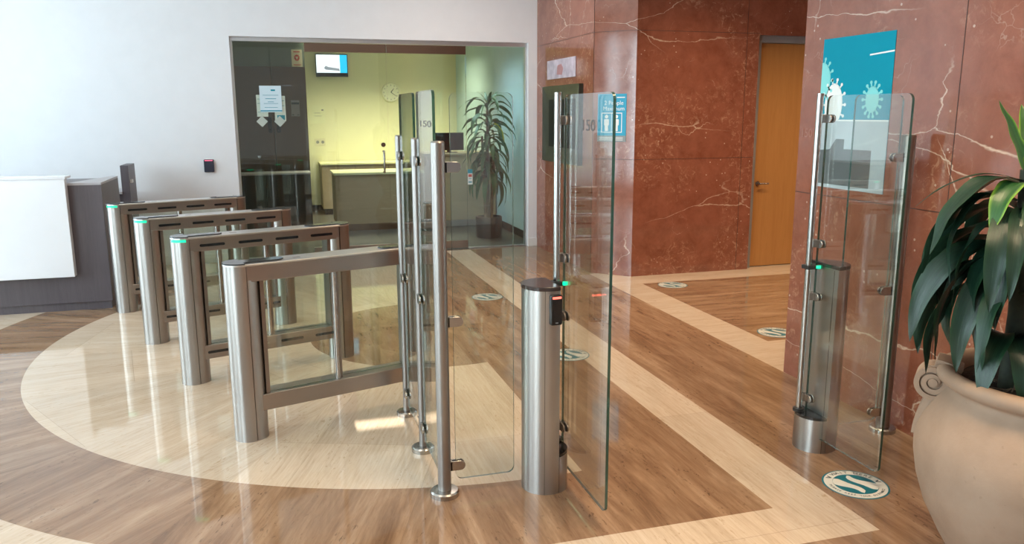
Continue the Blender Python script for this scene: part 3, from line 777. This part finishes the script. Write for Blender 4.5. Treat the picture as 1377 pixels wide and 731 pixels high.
# ------------------------------------------------------------------ floor stickers
def ring_text(bm, s, rad, size, a_mid, span, inward=False):
    n = len(s)
    for i, ch in enumerate(s):
        if ch == ' ': continue
        f = (i/(n-1) - .5)*span
        a = a_mid - f if not inward else a_mid + f
        rot = a - pi/2 if not inward else a + pi/2
        add_text(bm, ch, size, Matrix.Translation((rad*cos(a), rad*sin(a), .0021)) @ Matrix.Rotation(rot, 4, 'Z'), .0002)
def sticker():
    t = thing('floor_sticker', '', 'floor sticker')
    bm = BM(); prism(bm, circle(.143, 56), 0.0002, .0008); obj('backing', bm, M['stickerteal'], t)
    bm = BM(); prism(bm, circle(.135, 56), .0008, .0013); obj('white_ring', bm, M['stickerwhite'], t)
    bm = BM(); prism(bm, circle(.097, 56), .0013, .0017); obj('teal_disc', bm, M['stickerteal'], t)
    for s in (-1, 1):
        pr = []
        N = 14
        for i in range(N+1):
            v = -1 + 2*i/N
            w = .023 + .007*cos(pi*(v-.45)*.9) + (.003 if v > .3 else 0)
            w *= max(0.0, 1-abs(v)**5)**.5
            pr.append((v*.088, w, .020*sin(v*2.6)))
        L = [(c + w, y) for y, w, c in pr] + [(c - w, y) for y, w, c in pr[::-1]]
        Q = []
        for x, y in L:
            q = (s*(x + .040), s*-y*.92); q = (q[0]*cos(.6) - q[1]*sin(.6), q[0]*sin(.6) + q[1]*cos(.6))
            rr = hypot(*q)
            if rr > .0968: q = (q[0]*.0968/rr, q[1]*.0968/rr)
            if not Q or hypot(q[0]-Q[-1][0], q[1]-Q[-1][1]) > 1e-4: Q.append(q)
        if hypot(Q[0][0]-Q[-1][0], Q[0][1]-Q[-1][1]) < 1e-4: Q.pop()
        bm = BM(); prism(bm, Q, .0017, .0021); obj('shoe_print', bm, M['stickerwhite'], t)
    bm = BM(); ring_text(bm, 'WAIT HERE', .116, .030, R(90), R(88)); ring_text(bm, 'PLEASE KEEP YOUR DISTANCE', .116, .017, R(-90), R(150), True)
    for a in (R(25), R(155)):
        d = (.116*cos(a), .116*sin(a))
        e = a - pi/2
        prism(bm, [(d[0] + x*cos(e) - y*sin(e), d[1] + x*sin(e) + y*cos(e)) for x, y in ((-.013, .010), (-.007, .010), (0, -.004), (.007, .010), (.013, .010), (.003, -.011), (-.003, -.011))], .0014, .0021)
    obj('lettering', bm, M['ink'], t)
    return t
st = [((2.432, 2.763), -28, 'round teal and white floor sticker in front of the right gate wing'),
      ((3.655, 6.84), -28, 'round floor sticker in the side lobby near the marble corner'),
      ((3.60, 5.06), -28, 'round floor sticker half hidden by the marble pier edge'),
      ((1.795, 6.88), -28, 'round floor sticker seen behind the panel left of the middle gate'),
      ((1.885, 4.99), -28, 'round floor sticker half hidden behind the middle gate pedestal')]
s0 = None
for (x, y), a, lab in st:
    o = s0 = sticker() if s0 is None else None or s0
    if lab != st[0][2]: o = dup(s0)
    o.location = (x, y, 0); o.rotation_euler = (0, 0, R(a)); tag(o, lab, 'floor sticker', 'round floor stickers')

# ------------------------------------------------------------------ things on the marble
# teal poster with germ shapes
t = thing('poster', 'teal poster with pale germ shapes on the marble behind the right gate', 'poster', (3.085, 3.77, 1.63))
def WALL(a, b, c): return (-c, -a, b)      # on the x = const wall seen from -x: a runs to the right (towards the camera), b up, c out of the wall
y0, y1, z0, z1 = -.285, .28, -.41, .43     # left..right in a
bm = BM(); prism(bm, [(y0, z0), (y1, z0), (y1, z1), (y0, z1)], .0004, .003, WALL); obj('sheet', bm, M['teal'], t)
bm = BM(); prism(bm, [(y0, z0), (y1, z0), (y1, -.03), (y0, -.03)], .003, .0036, WALL); obj('photo_area', bm, M['palegrey'], t)
bm = BM(); prism(bm, [(y0, z0+.02), (.17, z0+.02), (.17, -.185), (-.05, -.185), (-.05, -.13), (-.12, -.13), (-.17, -.19), (y0, -.20)], .0036, .0041, WALL); obj('dark_shape', bm, M['darkgreyshape'], t)  # dark stepped shape over the pale area
bm = BM(); prism(bm, [(y0, -.03), (y1, -.03), (y1, -.022), (y0, -.022)], .0036, .0042, WALL); obj('white_line', bm, M['paperwhite'], t)
bm = BM(); prism(bm, [(.10, .315), (y1, .325), (y1, .333), (.10, .323)], .003, .0036, WALL); obj('white_line', bm, M['paperwhite'], t)
def germ(cx, cz, rx, rz, clipl=None, knobs=14, cliplow=None):
    bm = BM()
    def P(pts):
        if clipl is not None: pts = [(max(a, clipl), b) for a, b in pts]
        if cliplow is not None: pts = [(a, max(b, cliplow)) for a, b in pts]
        return pts
    body = [(cx + rx*cos(2*pi*i/36), cz + rz*sin(2*pi*i/36)) for i in range(36)]
    k = P(body)
    bm2 = []
    for q in k:
        if not bm2 or hypot(q[0]-bm2[-1][0], q[1]-bm2[-1][1]) > 1e-5: bm2.append(q)
    if hypot(bm2[0][0]-bm2[-1][0], bm2[0][1]-bm2[-1][1]) < 1e-5: bm2.pop()
    prism(bm, bm2, .0036, .0046, WALL)
    for i in range(knobs):
        a = 2*pi*i/knobs; ca, sa = cos(a), sin(a)
        ax, az = cx + rx*ca, cz + rz*sa; bx, bz = cx + (rx+.022)*ca, cz + (rz+.022)*sa
        if clipl is not None and bx < clipl+.015: continue
        if cliplow is not None and bz < cliplow+.012: continue
        n = (-sa, ca); w = .005
        prism(bm, [(ax-ca*.004+n[0]*w, az-sa*.004+n[1]*w), (ax-ca*.004-n[0]*w, az-sa*.004-n[1]*w), (bx-n[0]*w, bz-n[1]*w), (bx+n[0]*w, bz+n[1]*w)], .0036, .0046, WALL)
        prism(bm, circle(.0095, 10, bx, bz), .0036, .0047, WALL)
    return bm
obj('germ_shape', germ(y0+.005, .195, .075, .105, y0), M['mint'], t)
obj('germ_shape', germ(-.165, .06, .075, .12, y0, 14, -.022), M['paperwhite'], t)
obj('germ_shape', germ(.145, .085, .050, .070), M['mint'], t)
# blue elevator sign on the chamfer
ca = atan2(7.335-7.65, 3.44-3.12)
def CH(a, b, c):
    d = Vector((3.44-3.12, 7.335-7.65)).normalized(); n = Vector((d.y, -d.x))
    return (d.x*a + n.x*c, d.y*a + n.y*c, b)
d = Vector((.32, -.315)).normalized()
t = thing('elevator_sign', 'blue elevator capacity sign on the chamfered marble corner', 'sign', (3.12 + d.x*.205, 7.65 + d.y*.205, 1.60))
w2 = .152
bm = BM(); prism(bm, [(-w2, -.235), (w2, -.235), (w2, .235), (-w2, .235)], .0004, .004, CH); obj('plate', bm, M['skyteal'], t)
bm = BM(); prism(bm, [(-w2, -.235), (w2, -.235), (w2, -.175), (-w2, -.175)], .004, .0045, CH); obj('lower_strip', bm, M['midgreyprint'], t)
bm = BM(); F = Matrix(((d.x, 0, d.y, 0), (d.y, 0, -d.x, 0), (0, 1, 0, 0), (0, 0, 0, 1)))
add_text(bm, '2 People', .058, Matrix.Translation(CH(.02, .145, .0045)) @ F); add_text(bm, 'Maximum', .058, Matrix.Translation(CH(.02, .09, .0045)) @ F)
obj('lettering', bm, M['paperwhite'], t)
bm = BM(); prism(bm, [(.05, .195), (.135, .195), (.135, .205), (.05, .205)], .004, .0046, CH); obj('print_line', bm, M['paperwhite'], t)
bm = BM()
for (a0, a1, b0, b1) in ((-.11, .11, -.145, -.137), (-.11, .11, .043, .051), (-.11, -.102, -.145, .05), (.102, .11, -.145, .05), (-.004, .002, -.14, .045)): prism(bm, [(a0, b0), (a1, b0), (a1, b1), (a0, b1)], .004, .0048, CH)
obj('icon_frame', bm, M['paperwhite'], t)
for cx in (-.055, .05):
    bm = BM(); prism(bm, circle(.018, 14, cx, .012), .004, .0048, CH); prism(bm, rrect(cx-.026, cx+.026, -.075, -.012, .010), .004, .0048, CH); prism(bm, rrect(cx-.017, cx+.017, -.130, -.07, .004), .004, .0048, CH); obj('passenger_icon', bm, M['paperwhite'], t)
for k in range(3): bm = BM(); prism(bm, [(-w2+.02, -.195-.013*k), (w2-.03, -.195-.013*k), (w2-.03, -.190-.013*k), (-w2+.02, -.190-.013*k)], .0045, .005, CH); obj('print_line', bm, M['paperwhite'], t)
# directory display
t = thing('directory_display', 'black directory display in a dark frame on the marble beside the white wall', 'display', (3.1185, 8.51, 1.525))
bm = BM()
A = [(-.59, -.425), (.59, -.425), (.59, .425), (-.59, .425)]; B = [(-.43, -.255), (.43, -.255), (.43, .275), (-.43, .275)]
va = [bm.verts.new(WALL(a, b, 0)) for a, b in A]; vb = [bm.verts.new(WALL(a, b, .05)) for a, b in A]; vc = [bm.verts.new(WALL(a, b, .02)) for a, b in B]
for i in range(4):
    j = (i+1) % 4; bm.faces.new((va[i], va[j], vb[j], vb[i])); bm.faces.new((vb[i], vb[j], vc[j], vc[i]))
bm.faces.new(va[::-1]); bm.faces.new(vc)
obj('housing', bm, M['housing'], t, sharp=.2)
bm = BM(); prism(bm, [(-.43, -.255), (.43, -.255), (.43, .275), (-.43, .275)], .0205, .024, WALL); obj('screen', bm, M['dullblack'], t)
# thin panel above it with a bright reflection put into its colour
t = thing('wall_reflection', 'pale lilac panel coloured as a reflection in the marble above the black display', 'reflection_panel', (3.12, 8.60, 2.135))
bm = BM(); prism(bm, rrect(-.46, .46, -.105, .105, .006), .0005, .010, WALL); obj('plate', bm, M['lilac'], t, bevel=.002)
bm = BM(); prism(bm, [(-.12, -.06), (.05, -.07), (.09, .0), (.03, .05), (-.1, .04)], .010, .011, WALL); obj('emblem', bm, plain('rose_reflection', (.42, .20, .22), .3), t)  # reddish core of the reflection, put into the colour as well
# number on the marble pier
bm = BM(); add_text(bm, '150', .075, Matrix.Translation((3.0845, 4.165, 1.525)) @ Matrix.Rotation(-pi/2, 4, 'Z') @ Matrix.Rotation(pi/2, 4, 'X'))
o = obj('wall_number', bm, plain('pale_engraving', (.34, .15, .11), .5)); tag(o, 'faint number 150 on the marble pier edge behind the right hinge post', 'number')

# ------------------------------------------------------------------ plants
def leaf_bm(base, az, length, width, elev, droop, twist=0.0, seg=14, fold=.22, wav=0.0, early=0.0):
    """arching strap leaf: starts at angle elev above the horizon and bends down by droop over its length"""
    bm = BM(); uvl = bm.loops.layers.uv.new('UVMap')
    p = Vector(base); th = elev; rows = []
    h = Vector((cos(az), sin(az), 0)); side0 = Vector((-sin(az), cos(az), 0))
    st = length/seg
    for i in range(seg+1):
        f = i/seg
        d = h*cos(th) + Vector((0, 0, 1))*sin(th); nrm = -h*sin(th) + Vector((0, 0, 1))*cos(th)
        w = width*.5*(min(1, .28 + f*2.4))*(max(0, 1-f**2.3))**.85
        tw = twist*min(1, f*1.8)
        s = side0*cos(tw) + nrm*sin(tw); n2 = nrm*cos(tw) - side0*sin(tw)
        wv = wav*width*sin(f*17 + az*3)
        rows.append([(p + s*(w*q) + n2*(abs(q)*w*fold + q*q*wv), (q*.5+.5, f)) for q in (-1, -.5, 0, .5, 1)])
        p = p + d*st; th -= droop/seg*(0.5 + f if early <= 0 else (1 + early*(1-2*f)))
    V = [[(bm.verts.new(c), uv) for c, uv in r] for r in rows]
    for i in range(seg):
        for k in range(4):
            q = (V[i][k], V[i][k+1], V[i+1][k+1], V[i+1][k])
            f = bm.faces.new([v for v, _ in q])
            for l, (_, uv) in zip(f.loops, q): l[uvl].uv = uv
    return bm
def leaf(parent, mat, *a, **k):
    o = obj('leaf', leaf_bm(*a, **k), M[mat], parent, sharp=3.2, recalc=False); return o

# big urn at right
UX, UY = 2.42, 1.885
t = thing('potted_plant', 'large dracaena in a sandy terracotta urn at the right edge', 'potted plant', (UX, UY, 0))
prof = [(0, 0), (.19, 0), (.205, .01), (.215, .05), (.250, .12), (.300, .205), (.352, .307), (.382, .40), (.396, .48), (.398, .53), (.390, .575), (.368, .632), (.340, .682), (.318, .712), (.309, .728), (.312, .738),
        (.330, .748), (.346, .760), (.350, .775), (.345, .792), (.330, .801), (.310, .800), (.298, .790), (.292, .775), (.292, .70), (0, .70)]
bm = BM(); lathe(bm, prof, 96); urn = obj('urn', bm, M['clay'], t, sharp=1.2)
# scroll handle at the side that faces left in the view
def scroll(az):
    bm = BM()
    rd = Vector((cos(az), sin(az), 0)); tg = Vector((-sin(az), cos(az), 0)); zz = Vector((0, 0, 1))
    cen = rd*.352 + zz*.728
    # rolled slab: a spiral band extruded along the tangent
    pts = []
    turns = 2.35; n = 64
    for i in range(n+1):
        f = i/n; a = R(95) + f*turns*2*pi; rr = .058*(1-f)**.85 + .009
        pts.append((rr*cos(a), rr*sin(a)))
    hw = .052
    lead = [(-.085 + .085*(i/8), .050 + .026*sin(pi*.5*i/8)) for i in range(8)]
    path = lead + [(x*1.0, z) for x, z in pts]
    th = .0085
    rows = []
    for i, (a, b) in enumerate(path):
        a2, b2 = path[min(i+1, len(path)-1)]; a1, b1 = path[max(i-1, 0)]
        dx, dz = a2-a1, b2-b1; L = hypot(dx, dz) or 1; nx, nz = -dz/L, dx/L
        for s in ():
            pass
        k = th*(1 if i > 2 else .7)
        rows.append([cen + rd*(a+nx*k) + zz*(b+nz*k) - tg*hw, cen + rd*(a+nx*k) + zz*(b+nz*k) + tg*hw, cen + rd*(a-nx*k) + zz*(b-nz*k) + tg*hw, cen + rd*(a-nx*k) + zz*(b-nz*k) - tg*hw])
    V = [[bm.verts.new(q) for q in r] for r in rows]
    for i in range(len(V)-1):
        for k in range(4): bm.faces.new((V[i][k], V[i][(k+1) % 4], V[i+1][(k+1) % 4], V[i+1][k]))
    bm.faces.new(V[0][::-1]); bm.faces.new(V[-1])
    # disc that closes the roll just behind its faces, and the eye
    for w, r0 in ((hw-.012, .058), (hw+.006, .015)):
        c0 = [bm.verts.new(cen + rd*(r0*cos(2*pi*k/28)) + zz*(r0*sin(2*pi*k/28)) - tg*w) for k in range(28)]
        c1 = [bm.verts.new(cen + rd*(r0*cos(2*pi*k/28)) + zz*(r0*sin(2*pi*k/28)) + tg*w) for k in range(28)]
        bm.faces.new(c0[::-1]); bm.faces.new(c1)
        for k in range(28): bm.faces.new((c0[k], c0[(k+1) % 28], c1[(k+1) % 28], c1[k]))
    # leg of the handle running down to the shoulder
    prev = None
    for i in range(9):
        f = i/8; z = .68 - .155*f; rr = .362 + .045*sin(f*1.3) - .004; w = .05*(1-.35*f); k = .012*(1-f*.6)
        q = [bm.verts.new(rd*(rr+a) + tg*b + zz*z) for a, b in ((-k*2, -w), (k, -w*.8), (k*1.2, 0), (k, w*.8), (-k*2, w))]
        if prev:
            for m in range(5): bm.faces.new((prev[m], prev[(m+1) % 5], q[(m+1) % 5], q[m]))
        else: bm.faces.new(q)
        prev = q
    bm.faces.new(prev[::-1])
    return bm
va_ = atan2(UY, UX)                       # direction away from the camera
for az in (va_ + pi/2 + R(4), va_ - pi/2 + R(4)):
    obj('scroll_handle', scroll(az), M['clay'], urn, sharp=.8)
bm = BM(); lathe(bm, [(0, .752), (.1, .757), (.2, .752), (.291, .742), (.291, .72), (0, .72)], 48); 
for v in bm.verts:
    if v.co.z > .73: v.co.z += random.uniform(-.008, .010)
obj('soil', bm, M['soil'], t)
for k in range(34):
    a = random.uniform(0, 2*pi); r0 = random.uniform(.12, .26); p = Vector((r0*cos(a), r0*sin(a), .765))
    bm = BM(); pts = [p]
    dv = Vector((random.uniform(-1, 1), random.uniform(-1, 1), .5))
    for q in range(6):
        dv = (dv + Vector((random.uniform(-.9, .9), random.uniform(-.9, .9), random.uniform(-.8, .5)))).normalized(); n_ = pts[-1] + dv*.016; n_.z = max(.758, n_.z)
        if hypot(n_.x, n_.y) > .275: break
        pts.append(n_)
    if len(pts) > 2: tube(bm, pts, .0022, 5); obj('moss_strand', bm, M['bark'], t)
    else: bm.free()
# canes
def view_pt(px, py, dist):                # point on a sight line at horizontal distance dist
    d = fw + r_*((px-688.5)/fpx) + u_*((365.5-py)/fpx); k = dist/hypot(d.x, d.y); return Vector((d.x*k, d.y*k, 1.65 + d.z*k))
DU = hypot(UX, UY)
b0 = view_pt(1360, 500, DU-.06); 
base = Vector((UX, UY, 0))
tr = [Vector((b0.x-UX, b0.y-UY, .74)), Vector((b0.x-UX+.005, b0.y-UY, 1.0)), Vector((b0.x-UX, b0.y-UY+.01, 1.25)), Vector((b0.x-UX-.01, b0.y-UY+.015, 1.47))]
bm = BM(); tube(bm, tr, [.036, .034, .031, .026], 16); obj('cane', bm, M['barkdark'], t)
tr2 = [Vector((.12, -.04, .74)), Vector((.13, -.04, 1.2)), Vector((.14, -.02, 1.54))]
bm = BM(); tube(bm, tr2, [.034, .032, .026], 16); obj('cane', bm, M['barkdark'], t)
head = tr[-1]
away = va_
lefta = va_ + pi/2                        # towards the left in the view
def lf(z, dazi, L, W, el, dr, mat='leaf', rt=.03, tw=0.0, org=None):
    c = (org or head); az = lefta + R(dazi)
    return leaf(t, mat, (c.x + rt*cos(az), c.y + rt*sin(az), z), az, L, W, R(el), R(dr), tw, 18, .2, .035, .85)
# crown
lf(1.45, 35, .26, .070, 72, 12, 'leafy', .01)
lf(1.46, -70, .26, .06, 75, 30, 'leafy', .01)
lf(1.45, 100, .30, .07, 50, 60, 'leafy', .01)
lf(1.45, 170, .30, .07, 50, 70, 'leafy', .01)
lf(1.46, -120, .30, .07, 55, 70, 'leafy', .01)
lf(1.42, 68, .26, .085, 25, 100, 'leafy', .02)
lf(1.43, 18, .34, .035, 28, 70, 'leaf', .02)
lf(1.43, 40, .42, .10, 22, 95, 'leaf', .02)
lf(1.42, -35, .45, .09, 20, 105, 'leaf', .02)
rnd = random.Random(11)
zs = 1.40
k = 0
while zs > 1.05:
    for j in range(3):
        dz = -100 + ((k*137.5) % 360)
        lf(zs, dz, rnd.uniform(.38, .48), rnd.uniform(.07, .09), rnd.uniform(0, 25), rnd.uniform(95, 120), 'leaf', .03, rnd.uniform(-.5, .5)); k += 1
    zs -= .055
# broad leaves that hang down on the side towards the gate, their faces turned to the viewer
for (z, dz, L, W, el, dr, tw) in ((1.37, 30, .42, .092, 22, 100, 1.0), (1.34, 2, .45, .09, 14, 104, 1.2), (1.31, 52, .42, .095, 14, 102, .8), (1.28, 20, .50, .095, 10, 98, 1.1), (1.24, -14, .47, .09, 8, 100, 1.3),
                               (1.20, 42, .48, .095, 6, 98, .9), (1.17, 8, .48, .095, 6, 96, 1.2), (1.12, 30, .46, .09, 4, 94, 1.0), (1.10, 72, .40, .09, 0, 98, .6), (1.26, 82, .40, .095, 14, 110, .5),
                               (1.34, 78, .44, .09, 16, 110, -.4), (1.36, 105, .42, .085, 16, 112, .3), (1.23, 25, .50, .09, 8, 92, -1.0), (1.15, 58, .44, .095, 4, 96, -.7)):
    lf(z, dz, L, W, el, dr, 'leaf', .03, tw)
for (dz, L, el, dr) in ((78, .32, 35, 120), (110, .30, 20, 110), (150, .30, 40, 130)):
    lf(.93, dz, L, .10, el, dr, 'leaf', .03)
org2 = tr2[-1]
for k in range(22):
    lf(1.55 - .02*k, k*137.5, rnd.uniform(.34, .44), .095, rnd.uniform(0, 50), rnd.uniform(70, 120), 'leafy' if k < 4 else 'leaf', .02, 0.0, org2)

# office plant
t = thing('potted_plant', 'tall drooping office plant in a black round pot behind the glass', 'potted plant', (2.735, 10.36, 0))
bm = BM(); lathe(bm, [(0, 0), (.160, 0), (.172, .02), (.178, .27), (.172, .285), (.158, .285), (.155, .25), (0, .25)], 40); obj('pot', bm, plain('charcoal_pot', (.018, .017, .017), .45), t, sharp=.6)
bm = BM(); prism(bm, circle(.154, 32), .2502, .262); obj('soil', bm, M['soil'], t)
canes = [((-.01, 0), 1.72, (.0, .0)), ((.035, .01), 1.15, (.05, 0)), ((-.035, .02), 1.35, (-.04, .02))]
for (x, y), h, (dx, dy) in canes:
    bm = BM(); tube(bm, [(x, y, .25), (x + dx*.3, y + dy*.3, h*.5), (x + dx, y + dy, h)], [.024, .022, .016], 12); obj('cane', bm, M['bark'], t)
rp = random.Random(5)
def plf(c, z, az, L, W, el, dr, mat='leafo'):
    leaf(t, mat, (c[0] + .015*cos(az), c[1] + .015*sin(az), z), az, L, W, R(el), R(dr), rp.uniform(-.9, .9), 12, .25, .06, .55)
for i in range(64):
    f = i/63; z = 1.80 - 1.02*f
    plf((0, 0), z, i*2.399, rp.uniform(.36, .50) + .06*f, rp.uniform(.065, .09), 50 - 45*f + rp.uniform(-10, 10), rp.uniform(95, 135))
for i in range(16):
    plf((-.04, .02), 1.38 - .03*i, i*2.399 + 1, rp.uniform(.32, .42), .06, 20 - i, rp.uniform(90, 120))
for i in range(4): plf((0, 0), 1.76, i*1.6, .22, .05, 75, 40)
plf((0, 0), 1.52, R(-60), .42, .06, 5, 80, 'leafyel')

# ------------------------------------------------------------------ light
def area(name, loc, rot, sx, sy, power, col, spread=115):
    l = bpy.data.lights.new(name, 'AREA'); l.shape = 'RECTANGLE'; l.size = sx; l.size_y = sy; l.energy = power; l.color = col; l.spread = R(spread)
    o = bpy.data.objects.new(name, l); C.objects.link(o); o.location = loc; o.rotation_euler = rot; return o
# daylight through the lobby windows
for k, (a, b) in enumerate(wins):
    area('daylight', (WX-.25, (a+b)/2, 1.75), (0, R(-90), 0), 2.9, b-a, (245, 88, 20, 215)[k], (.75, .855, 1.0), 180)
# ceiling lamps of the lobby
for (x, y, p) in ((-1.0, 2.5, 7), (-1.0, 6.5, 7), (1.6, 2.2, 25), (1.7, 5.6, 20), (1.9, 7.9, 17), (2.2, .2, 31)):
    area('ceiling_lamp', (x, y, H-.03), (0, 0, 0), .9, .9, p, (1, .84, .66) if x < 0 else (1, .75, .47) if y < 7 else (1, .86, .74), 115 if y < 7 else 160)
for (x, y, p) in ((4.0, 6.0, 26), (6.2, 5.8, 28)):
    area('side_lobby_lamp', (x, y, H-.03), (0, 0, 0), .5, .5, p, (1, .76, .48))
# office lamp, then an added cool fill
area('office_lamp', (1.7, 12.8, 2.76), (0, 0, 0), 2.4, 1.2, 60, (1, .96, .66))
area('added_cool_fill', (2.2, 10.6, 2.76), (0, 0, 0), 1.0, 1.0, 20, (.66, .88, 1.0))  # added to tint the right wall blue near the glass
sun = bpy.data.lights.new('sun', 'SUN'); sun.energy = 22.0; sun.angle = R(.12); sun.color = (1, .93, .80)
so = bpy.data.objects.new('sun', sun); C.objects.link(so)
so.rotation_euler = Vector((0, .95, -.25)).to_track_quat('-Z', 'Y').to_euler()
w = bpy.data.worlds.new('world'); bpy.context.scene.world = w; w.use_nodes = True
bg = w.node_tree.nodes['Background']; bg.inputs[0].default_value = (.70, .84, 1.0, 1); bg.inputs[1].default_value = 1.0

sc = bpy.context.scene
sc.view_settings.view_transform = 'Standard'; sc.view_settings.look = 'None'; sc.view_settings.gamma = 1; sc.view_settings.exposure = 0.45
sc.view_settings.use_curve_mapping = False
sc.cycles.transparent_max_bounces = 32; sc.cycles.max_bounces = 10; sc.cycles.use_denoising = True
sc.cycles.sample_clamp_indirect = 8.0
